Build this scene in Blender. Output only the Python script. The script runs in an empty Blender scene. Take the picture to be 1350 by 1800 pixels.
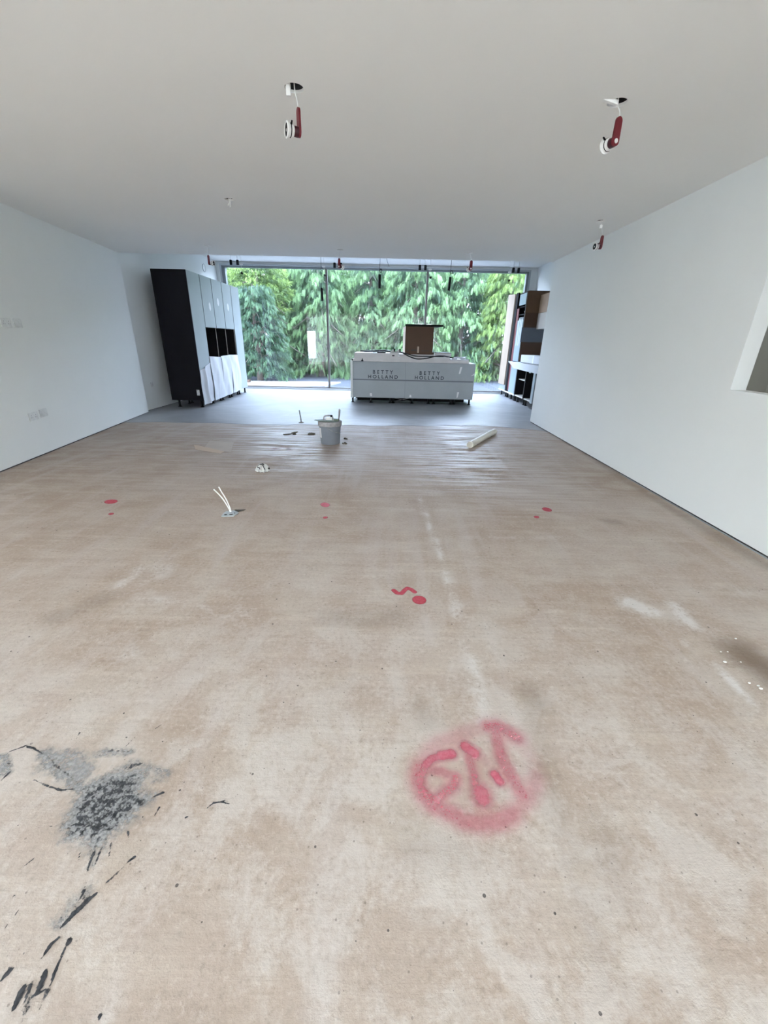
import bpy, bmesh, math, random
import numpy as np
from mathutils import Vector, Matrix, noise as mnoise

R = random.Random(7)
PI = math.pi
S = bpy.context.scene
COL = S.collection

# ---------------------------------------------------------------- camera, sky, exposure
F_PX, PITCH, YAW, ROLL, CAM_H = 724.998, 0.39095, 0.00627, 0.02242, 1.2656


def cam_axes():
    cy, sy = math.cos(YAW), math.sin(YAW)
    r = Vector((cy, sy, 0)); f0 = Vector((-sy, cy, 0)); u0 = Vector((0, 0, 1))
    f = f0 * math.cos(PITCH) - u0 * math.sin(PITCH)
    u = u0 * math.cos(PITCH) + f0 * math.sin(PITCH)
    return r * math.cos(ROLL) + u * math.sin(ROLL), u * math.cos(ROLL) - r * math.sin(ROLL), f


cr_, cu_, cf_ = cam_axes()
cam = bpy.data.cameras.new('camera'); cam_o = bpy.data.objects.new('camera', cam); COL.objects.link(cam_o)
cam.sensor_fit = 'VERTICAL'; cam.sensor_height = 36.0; cam.lens = F_PX / 1800 * 36.0
cam.clip_start = 0.02; cam.clip_end = 300
cam_o.matrix_world = Matrix(((cr_.x, cu_.x, -cf_.x, 0), (cr_.y, cu_.y, -cf_.y, 0), (cr_.z, cu_.z, -cf_.z, CAM_H), (0, 0, 0, 1)))
S.camera = cam_o

world = bpy.data.worlds.new('overcast_sky'); S.world = world; world.use_nodes = True
wn = world.node_tree.nodes; wl = world.node_tree.links
bg = wn['Background']
wtc = wn.new('ShaderNodeTexCoord'); wsep = wn.new('ShaderNodeSeparateXYZ'); wr = wn.new('ShaderNodeValToRGB')
wl.new(wtc.outputs['Generated'], wsep.inputs[0]); wl.new(wsep.outputs['Z'], wr.inputs[0]); wl.new(wr.outputs[0], bg.inputs[0])
wr.color_ramp.elements[0].position = 0.0; wr.color_ramp.elements[0].color = (0.86, 0.93, 1.0, 1)
wr.color_ramp.elements[1].position = 0.9; wr.color_ramp.elements[1].color = (0.68, 0.83, 1.0, 1)
bg.inputs[1].default_value = 1.0

S.view_settings.view_transform = 'Standard'; S.view_settings.look = 'None'
S.view_settings.gamma = 1.0; S.view_settings.use_curve_mapping = False
S.view_settings.exposure = 4.8
S.cycles.use_denoising = True
S.cycles.max_bounces = 12; S.cycles.diffuse_bounces = 8; S.cycles.glossy_bounces = 4
S.cycles.transparent_max_bounces = 16; S.cycles.transmission_bounces = 6
S.cycles.sample_clamp_indirect = 6.0
S.cycles.caustics_reflective = False; S.cycles.caustics_refractive = False


def floor_pt(px, py, z=0.0):
    """the point of the level plane z that the photograph shows at (px, py)"""
    d = cr_ * ((px - 675) / F_PX) + cu_ * ((900 - py) / F_PX) + cf_
    t = (z - CAM_H) / d.z
    return d.x * t, d.y * t


# ---------------------------------------------------------------- helpers
class MB:
    def __init__(s): s.v = []; s.f = []

    def add(s, vs, fs):
        o = len(s.v); s.v += [tuple(p) for p in vs]; s.f += [tuple(i + o for i in f) for f in fs]; return s

    def box(s, x0, x1, y0, y1, z0, z1, bev=0.0):
        if bev > 0:
            bm = bmesh.new(); bmesh.ops.create_cube(bm, size=1)
            for v in bm.verts:
                v.co = Vector(((x0 + x1) / 2 + v.co.x * (x1 - x0), (y0 + y1) / 2 + v.co.y * (y1 - y0), (z0 + z1) / 2 + v.co.z * (z1 - z0)))
            bmesh.ops.bevel(bm, geom=bm.edges[:], offset=bev, segments=2, affect='EDGES', profile=0.6)
            bm.verts.index_update()
            s.add([v.co[:] for v in bm.verts], [[v.index for v in f.verts] for f in bm.faces]); bm.free(); return s
        return s.add([(x0, y0, z0), (x1, y0, z0), (x1, y1, z0), (x0, y1, z0), (x0, y0, z1), (x1, y0, z1), (x1, y1, z1), (x0, y1, z1)],
                     [(3, 2, 1, 0), (4, 5, 6, 7), (0, 1, 5, 4), (1, 2, 6, 5), (2, 3, 7, 6), (3, 0, 4, 7)])

    def prism(s, poly, z0, z1):
        """poly in xy (ccw), extruded in z"""
        n = len(poly)
        return s.add([(p[0], p[1], z0) for p in poly] + [(p[0], p[1], z1) for p in poly],
                     [tuple(range(n))[::-1], tuple(range(n, 2 * n))] + [(i, (i + 1) % n, n + (i + 1) % n, n + i) for i in range(n)])

    def slab(s, pts, off):
        """polygon of 3-D points extruded by the vector off"""
        n = len(pts); o = Vector(off)
        return s.add([tuple(p) for p in pts] + [tuple(Vector(p) + o) for p in pts],
                     [tuple(range(n))[::-1], tuple(range(n, 2 * n))] + [(i, (i + 1) % n, n + (i + 1) % n, n + i) for i in range(n)])

    def tube(s, pts, r, n=8, cap=True):
        pts = [Vector(p) for p in pts]; rs = r if isinstance(r, (list, tuple)) else [r] * len(pts)
        rings = []; up = None
        for i, p in enumerate(pts):
            d = (pts[min(i + 1, len(pts) - 1)] - pts[max(i - 1, 0)]).normalized()
            if up is None: up = Vector((0, 0, 1)) if abs(d.z) < .9 else Vector((1, 0, 0))
            a = d.cross(up).normalized(); b = a.cross(d).normalized(); up = b
            rings.append([p + (a * math.cos(2 * PI * k / n) + b * math.sin(2 * PI * k / n)) * rs[i] for k in range(n)])
        fs = []
        for i in range(len(pts) - 1):
            for k in range(n): fs.append((i * n + k, i * n + (k + 1) % n, (i + 1) * n + (k + 1) % n, (i + 1) * n + k))
        if cap: fs += [tuple(range(n))[::-1], tuple(range((len(pts) - 1) * n, len(pts) * n))]
        return s.add([q for ring in rings for q in ring], fs)

    def lathe(s, prof, n=24, c=(0, 0, 0), axis=None):
        """prof: (r, h) pairs turned about +Z (or the axis) at c"""
        M = Matrix.Identity(3) if axis is None else Vector((0, 0, 1)).rotation_difference(Vector(axis)).to_matrix()
        vs = []
        for r, h in prof:
            for k in range(n):
                vs.append(Vector(c) + M @ Vector((r * math.cos(2 * PI * k / n), r * math.sin(2 * PI * k / n), h)))
        fs = []
        for i in range(len(prof) - 1):
            for k in range(n): fs.append((i * n + k, i * n + (k + 1) % n, (i + 1) * n + (k + 1) % n, (i + 1) * n + k))
        if prof[0][0] > 1e-6: fs.append(tuple(range(n))[::-1])
        if prof[-1][0] > 1e-6: fs.append(tuple(range((len(prof) - 1) * n, len(prof) * n)))
        return s.add(vs, fs)

    def ball(s, c, r, n=10, m=6):
        rx, ry, rz = r if isinstance(r, (list, tuple)) else (r, r, r)
        vs = []; fs = []
        for i in range(m + 1):
            t = PI * i / m
            for k in range(n):
                a = 2 * PI * k / n
                vs.append((c[0] + rx * math.sin(t) * math.cos(a), c[1] + ry * math.sin(t) * math.sin(a), c[2] + rz * math.cos(t)))
        for i in range(m):
            for k in range(n): fs.append((i * n + k, (i + 1) * n + k, (i + 1) * n + (k + 1) % n, i * n + (k + 1) % n))
        return s.add(vs, fs)

    def obj(s, name, mat, parent=None, smooth=False, loc=None):
        me = bpy.data.meshes.new(name); me.from_pydata(s.v, [], s.f); me.validate(); me.update()
        bm = bmesh.new(); bm.from_mesh(me); bmesh.ops.recalc_face_normals(bm, faces=bm.faces[:]); bm.to_mesh(me); bm.free()
        if smooth:
            for p in me.polygons: p.use_smooth = True
            me.set_sharp_from_angle(angle=math.radians(38))
        o = bpy.data.objects.new(name, me); COL.objects.link(o)
        if mat: me.materials.append(mat)
        if parent: o.parent = parent
        if loc: o.location = loc
        return o


def B(x0, x1, y0, y1, z0, z1, bev=0.0): return MB().box(x0, x1, y0, y1, z0, z1, bev)


def thing(name, label, cat, loc=(0, 0, 0), rz=0.0, group=None):
    o = bpy.data.objects.new(name, None); COL.objects.link(o); o.empty_display_size = .1
    o.location = loc; o.rotation_euler = (0, 0, rz); o['label'] = label; o['category'] = cat
    if group: o['group'] = group
    return o


def tag(o, label, cat, group=None):
    o['label'] = label; o['category'] = cat
    if group: o['group'] = group
    return o


def struct(o): o['kind'] = 'structure'; return o


def dup(root, loc, rz=None, label=None):
    kids = {}
    for c in list(COL.objects):
        if c.parent: kids.setdefault(c.parent.name, []).append(c)
    def rec(o, par):
        c = o.copy(); COL.objects.link(c)
        if par: c.parent = par
        for k in kids.get(o.name, []): rec(k, c)
        return c
    r = rec(root, None); r.location = loc
    if rz is not None: r.rotation_euler = (0, 0, rz)
    if label: r['label'] = label
    return r


# ---------------------------------------------------------------- materials
def nmat(name, rgb, rough=0.6, metal=0.0, spec=0.4, var=0.0, vscale=6.0, bump=0.0, bscale=40.0, coat=0.0):
    m = bpy.data.materials.new(name); m.use_nodes = True
    n = m.node_tree.nodes; l = m.node_tree.links; p = n['Principled BSDF']
    p.inputs['Base Color'].default_value = (*rgb, 1); p.inputs['Roughness'].default_value = rough
    p.inputs['Metallic'].default_value = metal; p.inputs['Specular IOR Level'].default_value = spec
    if coat: p.inputs['Coat Weight'].default_value = coat
    tc = n.new('ShaderNodeTexCoord')
    if var > 0:
        t = n.new('ShaderNodeTexNoise'); t.inputs['Scale'].default_value = vscale; t.inputs['Detail'].default_value = 5
        l.new(tc.outputs['Object'], t.inputs['Vector'])
        r = n.new('ShaderNodeValToRGB'); e = r.color_ramp.elements
        e[0].position = .3; e[1].position = .7
        e[0].color = tuple(c * (1 - var) for c in rgb) + (1,); e[1].color = tuple(min(1, c * (1 + var)) for c in rgb) + (1,)
        l.new(t.outputs['Fac'], r.inputs[0]); l.new(r.outputs[0], p.inputs['Base Color'])
    if bump > 0:
        t2 = n.new('ShaderNodeTexNoise'); t2.inputs['Scale'].default_value = bscale; t2.inputs['Detail'].default_value = 4
        l.new(tc.outputs['Object'], t2.inputs['Vector'])
        b = n.new('ShaderNodeBump'); b.inputs['Strength'].default_value = bump; b.inputs['Distance'].default_value = .01
        l.new(t2.outputs['Fac'], b.inputs['Height']); l.new(b.outputs[0], p.inputs['Normal'])
    return m


M = {}
M['paint'] = nmat('white_wall_paint', (0.78, 0.80, 0.79), .75, var=.012, vscale=1.5, bump=.03, bscale=60)
M['ceil'] = nmat('white_ceiling_paint', (0.87, 0.865, 0.84), .85, var=.01, vscale=1.2)
M['gap'] = nmat('dark_shadow_gap', (0.05, 0.05, 0.055), .8, var=.2)
M['alu'] = nmat('grey_window_frame', (0.20, 0.22, 0.235), .45, metal=.2, var=.05)
M['alu_lt'] = nmat('pale_window_bead', (0.42, 0.45, 0.47), .4, metal=.2, var=.05)
M['bronze'] = nmat('brown_grey_mullion', (0.16, 0.145, 0.14), .45, metal=.3, var=.05)
M['white'] = nmat('white_plastic', (0.80, 0.80, 0.78), .4, var=.02)
M['scrap'] = nmat('off_white_sponge', (0.62, 0.62, 0.60), .8, var=.05, vscale=60)
M['black'] = nmat('black_metal', (0.006, 0.006, 0.007), .5, spec=.2, var=.1)
M['red'] = nmat('red_plastic', (0.15, 0.012, 0.020), .4, var=.1, vscale=30)
M['darkred'] = nmat('dark_red_plastic', (0.045, 0.006, 0.012), .4, var=.1)
M['navy'] = nmat('near_black_board', (0.0075, 0.0068, 0.011), .6, spec=.18, var=.15, vscale=2)
M['inside'] = nmat('dark_cabinet_interior', (0.010, 0.009, 0.011), .7, spec=.1, var=.15)
M['door'] = nmat('pale_blue_grey_door_film', (0.36, 0.40, 0.42), .38, var=.03, vscale=2.5)
M['edge'] = nmat('pale_board_edge', (0.62, 0.58, 0.52), .5, var=.05)
M['brownedge'] = nmat('brown_partition_edge', (0.09, 0.068, 0.052), .5, var=.1)
M['foam'] = nmat('white_packing_foam', (0.56, 0.57, 0.60), .6, var=.02, bump=.15, bscale=14)
M['wrap'] = nmat('grey_wrapping_sheet', (0.37, 0.40, 0.42), .5, var=.05, vscale=3, bump=.05, bscale=8)
M['print'] = nmat('grey_print_ink', (0.045, 0.055, 0.07), .6, var=.1)
M['tape'] = nmat('white_tape', (0.75, 0.75, 0.75), .4, var=.03)
M['slabw'] = nmat('pale_pinkish_slab', (0.66, 0.63, 0.62), .55, var=.06, vscale=5, bump=.08, bscale=25)
M['card'] = nmat('brown_cardboard', (0.105, 0.060, 0.038), .8, var=.06, vscale=4)
M['cardside'] = nmat('pale_cardboard', (0.55, 0.44, 0.34), .8, var=.05, vscale=4)
M['cream'] = nmat('cream_card', (0.40, 0.31, 0.235), .75, var=.04, vscale=3)
M['dkbrown'] = nmat('dark_brown_board', (0.060, 0.028, 0.013), .6, var=.12, vscale=5)
M['wood'] = nmat('brown_wood_board', (0.100, 0.053, 0.025), .55, var=.14, vscale=5)
M['lit_wood'] = nmat('lit_brown_wood_board', (0.26, 0.17, 0.105), .6, var=.12, vscale=5)  # lighter copy of the brown wood for the better-lit wall cabinet
M['beige'] = nmat('beige_board', (0.42, 0.385, 0.34), .6, var=.03)
M['slate'] = nmat('slate_grey_board', (0.095, 0.108, 0.130), .5, var=.06)
M['cable'] = nmat('black_cable', (0.012, 0.012, 0.013), .5, var=.1)
M['wcable'] = nmat('white_cable', (0.82, 0.82, 0.80), .5, var=.02)
M['bucket'] = nmat('grey_bucket_plastic', (0.20, 0.22, 0.255), .42, var=.06, vscale=10)
M['plaster'] = nmat('plaster_smeared_grey', (0.33, 0.32, 0.32), .8, var=.25, vscale=22, bump=.4, bscale=60)
M['steel'] = nmat('smeared_steel', (0.30, 0.30, 0.29), .45, metal=.5, var=.25, vscale=25)
M['green'] = nmat('green_grey_trowel', (0.15, 0.19, 0.15), .6, var=.2, vscale=30)
M['pipe'] = nmat('cream_plastic_pipe', (0.78, 0.75, 0.66), .35, var=.04, vscale=8)
M['pipein'] = nmat('brown_pipe_bore', (0.05, 0.036, 0.033), .7, var=.1)
M['galv'] = nmat('galvanised_plate', (0.55, 0.60, 0.62), .35, metal=.4, var=.12, vscale=40)
M['debris'] = nmat('dried_mortar_crumbs', (0.12, 0.105, 0.08), .85, var=.3, vscale=40)
M['thinsheet'] = nmat('dusty_card_sheet', (0.46, 0.40, 0.345), .7, var=.06, vscale=6)
M['bluefront'] = nmat('pale_blue_door', (0.33, 0.40, 0.45), .3, var=.04, vscale=4)
M['redtape'] = nmat('red_brown_edge_strip', (0.17, 0.04, 0.045), .5, var=.25, vscale=9)
M['paving'] = nmat('pale_paving', (0.20, 0.195, 0.195), .8, var=.05, vscale=2)
M['bounce_ground'] = nmat('pale_bounce_ground', (0.55, 0.53, 0.50), .8, var=.05, vscale=2)
M['soil'] = nmat('grey_garden_ground', (0.026, 0.028, 0.034), .9, var=.25, vscale=1.5, bump=.4, bscale=5)
M['bark'] = nmat('grey_brown_bark', (0.09, 0.07, 0.055), .9, var=.3, vscale=12, bump=.6, bscale=30)
M['socket'] = nmat('dust_covered_socket', (0.68, 0.695, 0.695), .45, var=.06, vscale=30)
M['socketdk'] = nmat('socket_holes', (0.42, 0.43, 0.44), .6, var=.1)


def glass_mat():
    m = bpy.data.materials.new('window_glass'); m.use_nodes = True
    n = m.node_tree.nodes; l = m.node_tree.links; n.remove(n['Principled BSDF'])
    tr = n.new('ShaderNodeBsdfTransparent'); tr.inputs[0].default_value = (.885, .925, 1.0, 1)
    gl = n.new('ShaderNodeBsdfGlossy'); gl.inputs['Roughness'].default_value = 0.0; gl.inputs[0].default_value = (1, 1, 1, 1)
    lw = n.new('ShaderNodeLayerWeight'); lw.inputs['Blend'].default_value = .5
    pw = n.new('ShaderNodeMath'); pw.operation = 'POWER'; l.new(lw.outputs['Facing'], pw.inputs[0]); pw.inputs[1].default_value = 5.0
    ad = n.new('ShaderNodeMath'); ad.operation = 'MULTIPLY_ADD'; l.new(pw.outputs[0], ad.inputs[0]); ad.inputs[1].default_value = .95; ad.inputs[2].default_value = .045
    mx = n.new('ShaderNodeMixShader'); l.new(ad.outputs[0], mx.inputs[0]); l.new(tr.outputs[0], mx.inputs[1]); l.new(gl.outputs[0], mx.inputs[2])
    l.new(mx.outputs[0], n['Material Output'].inputs[0]); return m


M['glass'] = glass_mat()


class NB:
    """small node-graph builder"""
    def __init__(s, m): s.n = m.node_tree.nodes; s.l = m.node_tree.links

    def link(s, a, b): s.l.new(a, b)

    def val(s, sock, v):
        if hasattr(v, 'type') and hasattr(v, 'links'): s.l.new(v, sock)
        else: sock.default_value = v

    def math(s, op, a, b=None, c=None, clamp=False):
        x = s.n.new('ShaderNodeMath'); x.operation = op; x.use_clamp = clamp
        s.val(x.inputs[0], a)
        if b is not None: s.val(x.inputs[1], b)
        if c is not None: s.val(x.inputs[2], c)
        return x.outputs[0]

    def noise(s, vec, scale, detail=4, rough=.55, dist=0.0):
        x = s.n.new('ShaderNodeTexNoise'); x.inputs['Scale'].default_value = scale; x.inputs['Detail'].default_value = detail
        x.inputs['Roughness'].default_value = rough; x.inputs['Distortion'].default_value = dist
        s.l.new(vec, x.inputs['Vector']); return x.outputs['Fac']

    def mapping(s, vec, sc=(1, 1, 1), loc=(0, 0, 0), rot=(0, 0, 0)):
        x = s.n.new('ShaderNodeMapping'); x.inputs['Scale'].default_value = sc; x.inputs['Location'].default_value = loc
        x.inputs['Rotation'].default_value = rot
        s.l.new(vec, x.inputs['Vector']); return x.outputs[0]

    def mix(s, fac, a, b):
        x = s.n.new('ShaderNodeMix'); x.data_type = 'RGBA'; s.val(x.inputs[0], fac)
        s.val(x.inputs[6], a if not isinstance(a, tuple) else (*a, 1)); s.val(x.inputs[7], b if not isinstance(b, tuple) else (*b, 1))
        return x.outputs[2]

    def step(s, v, lo, hi, tmin=0.0, tmax=1.0):
        x = s.n.new('ShaderNodeMapRange'); x.interpolation_type = 'SMOOTHSTEP'
        s.val(x.inputs[0], v); x.inputs[1].default_value = lo; x.inputs[2].default_value = hi
        x.inputs[3].default_value = tmin; x.inputs[4].default_value = tmax; return x.outputs[0]

    def attr(s, name):
        x = s.n.new('ShaderNodeAttribute'); x.attribute_name = name; return x


def concrete_mat():
    m = bpy.data.materials.new('sanded_concrete_floor'); m.use_nodes = True
    b = NB(m); p = b.n['Principled BSDF']
    tc = b.n.new('ShaderNodeTexCoord').outputs['Object']
    big = b.noise(b.mapping(tc, (1, 1, 1)), .9, 5, .6, .6)
    mid = b.noise(b.mapping(tc, (1, 1.3, 1), (4, 2, 0)), 3.2, 6, .62, .4)
    streak = b.noise(b.mapping(tc, (.55, 9, 1), (1, 0, 0)), 2.2, 6, .6, .15)       # sanding lines that run across the room
    track = b.noise(b.mapping(tc, (5, .45, 1), (7, 0, 0)), 1.3, 4, .5, .2)         # faint tracks along it
    fine = b.noise(tc, 55, 5, .7)
    grit = b.noise(tc, 190, 3, .7)
    c = b.mix(b.step(big, .36, .66), (0.43, 0.335, 0.265), (0.51, 0.43, 0.375))
    c = b.mix(b.math('MULTIPLY', b.step(mid, .40, .72), .55), c, (0.61, 0.55, 0.485))
    c = b.mix(b.math('MULTIPLY', b.math('MULTIPLY', b.step(streak, .50, .68), b.step(mid, .38, .58, .35, 1)), .42), c, (0.63, 0.55, 0.47))
    c = b.mix(b.math('MULTIPLY', b.math('MULTIPLY', b.step(streak, .47, .30), b.step(mid, .58, .40, .35, 1)), .34), c, (0.345, 0.265, 0.205))
    c = b.mix(b.math('MULTIPLY', b.step(track, .52, .70), .45), c, (0.575, 0.51, 0.48))
    c = b.mix(b.math('MULTIPLY', b.step(fine, .52, .70), .34), c, (0.72, 0.64, 0.57))
    c = b.mix(b.math('MULTIPLY', b.step(fine, .48, .30), .36), c, (0.24, 0.19, 0.15))
    at = b.attr('wear_sheen'); sp = b.n.new('ShaderNodeSeparateColor'); b.link(at.outputs['Color'], sp.inputs[0])
    blotch = b.noise(b.mapping(tc, (1.25, 1, 1), (2, 5, 0)), 4.5, 7, .66, .5)
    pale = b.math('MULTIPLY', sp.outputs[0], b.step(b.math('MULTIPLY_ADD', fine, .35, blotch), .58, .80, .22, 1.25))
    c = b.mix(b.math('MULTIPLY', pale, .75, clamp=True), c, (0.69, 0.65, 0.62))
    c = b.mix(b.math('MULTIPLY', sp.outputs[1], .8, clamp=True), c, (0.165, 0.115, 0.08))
    # dark pits and pale grit flecks
    vo = b.n.new('ShaderNodeTexVoronoi'); vo.feature = 'F1'; vo.inputs['Scale'].default_value = 30; b.link(b.mapping(tc, (1, 1, 0)), vo.inputs['Vector'])
    ran = b.n.new('ShaderNodeSeparateColor'); b.link(vo.outputs['Color'], ran.inputs[0])
    size = b.math('MULTIPLY_ADD', b.math('POWER', ran.outputs[0], 5.0), .10, 0.036)
    pit = b.math('MULTIPLY', b.math('LESS_THAN', vo.outputs['Distance'], size), b.math('GREATER_THAN', ran.outputs[1], .35))
    pit = b.math('MULTIPLY', pit, b.step(fine, .40, .50))
    c = b.mix(b.math('MULTIPLY', pit, .85), c, (0.06, 0.055, 0.055))
    vo2 = b.n.new('ShaderNodeTexVoronoi'); vo2.inputs['Scale'].default_value = 60; b.link(b.mapping(tc, (1, 1, 0), (3, 9, 0)), vo2.inputs['Vector'])
    r2 = b.n.new('ShaderNodeSeparateColor'); b.link(vo2.outputs['Color'], r2.inputs[0])
    fl = b.math('MULTIPLY', b.math('LESS_THAN', vo2.outputs['Distance'], .16), b.math('GREATER_THAN', r2.outputs[1], .90))
    c = b.mix(b.math('MULTIPLY', fl, .5), c, (0.16, 0.13, 0.11))
    b.link(c, p.inputs['Base Color'])
    # damp primed bands are glossier
    wet_sheen_n = b.math('MULTIPLY', sp.outputs[2], b.step(streak, .46, .56, .12, 1.0))
    ro = b.math('MULTIPLY_ADD', wet_sheen_n, -.42, .74)
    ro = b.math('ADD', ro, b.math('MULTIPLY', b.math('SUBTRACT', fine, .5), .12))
    b.link(ro, p.inputs['Roughness']); b.link(b.math('MULTIPLY_ADD', wet_sheen_n, .35, .22), p.inputs['Specular IOR Level'])
    c = b.mix(b.math('MULTIPLY', wet_sheen_n, .22), c, (0.60, 0.58, 0.62)); b.link(c, p.inputs['Base Color'])  # bluish window sheen put into the base colour of the bands
    h = b.math('ADD', b.math('MULTIPLY', streak, .6), b.math('ADD', b.math('MULTIPLY', fine, .35), b.math('MULTIPLY', grit, .22)))
    h = b.math('SUBTRACT', h, b.math('MULTIPLY', pit, .4))
    bu = b.n.new('ShaderNodeBump'); bu.inputs['Strength'].default_value = .55; bu.inputs['Distance'].default_value = .006
    b.link(h, bu.inputs['Height']); b.link(bu.outputs[0], p.inputs['Normal'])
    return m


def screed_mat():
    m = bpy.data.materials.new('grey_trowelled_screed'); m.use_nodes = True
    b = NB(m); p = b.n['Principled BSDF']
    tc = b.n.new('ShaderNodeTexCoord').outputs['Object']
    n1 = b.noise(tc, 1.4, 5, .55, 1.0)
    arcs = b.noise(b.mapping(tc, (.7, 3.2, 1)), 1.6, 3, .45, 2.2)
    c = b.mix(b.step(n1, .35, .65), (0.25, 0.25, 0.255), (0.30, 0.30, 0.305))
    b.link(c, p.inputs['Base Color'])
    p.inputs['Roughness'].default_value = .42; p.inputs['Specular IOR Level'].default_value = .5
    bu = b.n.new('ShaderNodeBump'); bu.inputs['Strength'].default_value = .35; bu.inputs['Distance'].default_value = .02
    b.link(arcs, bu.inputs['Height']); b.link(bu.outputs[0], p.inputs['Normal'])
    return m


def decal_mat(name, c0, c1, lo, hi, nscale, namp, rough=.7, mixscale=40.0, maxa=1.0):
    """colour laid on the floor: how thick it lies is stored on the mesh, grain breaks it up"""
    m = bpy.data.materials.new(name); m.use_nodes = True
    b = NB(m); p = b.n['Principled BSDF']; out = b.n['Material Output']
    tc = b.n.new('ShaderNodeTexCoord').outputs['Object']
    a = b.attr('cover').outputs['Fac']
    nz = b.math('ADD', b.math('MULTIPLY', b.noise(tc, nscale, 5, .65), .65), b.math('MULTIPLY', b.noise(tc, nscale * 3.1, 4, .7), .35))
    al = b.math('MULTIPLY_ADD', b.math('SUBTRACT', nz, .5), namp, a)
    al = b.math('MULTIPLY', b.step(al, lo, hi, 0, maxa), b.step(a, .01, .12))
    c = b.mix(b.step(b.noise(tc, mixscale, 5, .65), .42, .58), c0, c1)
    b.link(c, p.inputs['Base Color']); p.inputs['Roughness'].default_value = rough
    tr = b.n.new('ShaderNodeBsdfTransparent'); mx = b.n.new('ShaderNodeMixShader')
    b.link(al, mx.inputs[0]); b.link(tr.outputs[0], mx.inputs[1]); b.link(p.outputs[0], mx.inputs[2]); b.link(mx.outputs[0], out.inputs[0])
    return m


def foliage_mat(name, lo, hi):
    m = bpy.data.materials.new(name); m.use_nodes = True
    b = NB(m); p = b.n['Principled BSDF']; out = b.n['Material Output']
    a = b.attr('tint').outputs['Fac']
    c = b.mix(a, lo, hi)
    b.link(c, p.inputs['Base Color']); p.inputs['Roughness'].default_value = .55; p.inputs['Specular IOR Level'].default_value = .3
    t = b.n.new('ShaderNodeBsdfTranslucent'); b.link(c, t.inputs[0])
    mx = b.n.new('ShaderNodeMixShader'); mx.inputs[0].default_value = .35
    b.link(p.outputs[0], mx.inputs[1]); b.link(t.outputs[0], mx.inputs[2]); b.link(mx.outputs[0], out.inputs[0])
    return m


M['concrete'] = concrete_mat(); M['screed'] = screed_mat()
M['spray'] = decal_mat('pink_red_spray_paint', (0.64, 0.10, 0.18), (0.73, 0.18, 0.27), .0, 1.25, 150, .38, .6, 60)
M['blot'] = decal_mat('red_paint_blot', (0.50, 0.040, 0.075), (0.58, 0.075, 0.11), .25, .60, 60, .35, .55, 60, .92)
M['tar'] = decal_mat('black_adhesive_splatter', (0.022, 0.025, 0.033), (0.06, 0.065, 0.075), .46, .66, 58, 1.7, .55, 90)
M['tarpale'] = decal_mat('grey_adhesive_smear', (0.46, 0.47, 0.48), (0.30, 0.31, 0.33), .25, .80, 40, 1.2, .7, 90, .8)
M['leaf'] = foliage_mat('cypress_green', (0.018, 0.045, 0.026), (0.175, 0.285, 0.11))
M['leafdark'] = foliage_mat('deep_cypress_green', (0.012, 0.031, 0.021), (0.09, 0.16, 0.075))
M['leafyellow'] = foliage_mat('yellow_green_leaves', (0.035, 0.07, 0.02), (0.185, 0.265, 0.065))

# ---------------------------------------------------------------- the room shell
XR, YE, YW, H1, H2 = 2.517, 7.45, 11.85, 2.482, 3.045     # right wall, step in the ceiling, glazing, the two ceiling heights
XKL, XKR, YB = -4.42, 3.62, -4.5                          # kitchen side walls, wall behind the camera


def xl(y): return -3.80 - (y - 3.837) * 0.1447             # the slightly splayed left wall


LAMP_HOLES = [(517, 155), (1085, 180.5), (1055, 388.5), (403, 350.5), (364.5, 432), (598, 439), (826, 445)]
HOLES = [floor_pt(px, py, H1) for px, py in LAMP_HOLES]


def make_ceiling():
    """plaster slab with the round lamp holes left open"""
    x0, x1, y0, y1, z0, z1 = -6.0, 4.8, YB - .2, YE + .08, H1, H2 + .35
    bm = bmesh.new()
    outer = [bm.verts.new((x, y, z0)) for x, y in ((x0, y0), (x1, y0), (x1, y1), (x0, y1))]
    edges = [bm.edges.new((outer[i], outer[(i + 1) % 4])) for i in range(4)]
    rings = []
    for (hx, hy) in HOLES:
        r = .05 if hy < 4 else .044
        ring = [bm.verts.new((hx + r * math.cos(2 * PI * k / 24), hy + r * math.sin(2 * PI * k / 24), z0)) for k in range(24)]
        edges += [bm.edges.new((ring[k], ring[(k + 1) % 24])) for k in range(24)]; rings.append(ring)
    bmesh.ops.triangle_fill(bm, edges=edges, use_beauty=True, use_dissolve=False, normal=(0, 0, -1))
    for ring in rings:                                      # plaster board edge of the hole, sides and cap above coloured dark as an unlit void
        up = [bm.verts.new((v.co.x, v.co.y, z0 + .014)) for v in ring]
        up2 = [bm.verts.new((v.co.x, v.co.y, z0 + .16)) for v in ring]
        for k in range(24):
            bm.faces.new((ring[k], ring[(k + 1) % 24], up[(k + 1) % 24], up[k]))
            bm.faces.new((up[k], up[(k + 1) % 24], up2[(k + 1) % 24], up2[k])).material_index = 1
        bm.faces.new(up2).material_index = 1
    top = [bm.verts.new((v.co.x, v.co.y, z1)) for v in outer]
    for i in range(4): bm.faces.new((outer[i], outer[(i + 1) % 4], top[(i + 1) % 4], top[i]))
    bm.faces.new(top)
    me = bpy.data.meshes.new('ceiling'); bm.to_mesh(me); bm.free(); me.materials.append(M['ceil']); me.materials.append(M['gap'])
    o = bpy.data.objects.new('ceiling', me); COL.objects.link(o); return struct(o)


make_ceiling()
struct(B(XKL - .2, XKR + .2, YE + .08, YW + .35, H2, H2 + .35).obj('ceiling', M['ceil']))

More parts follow.
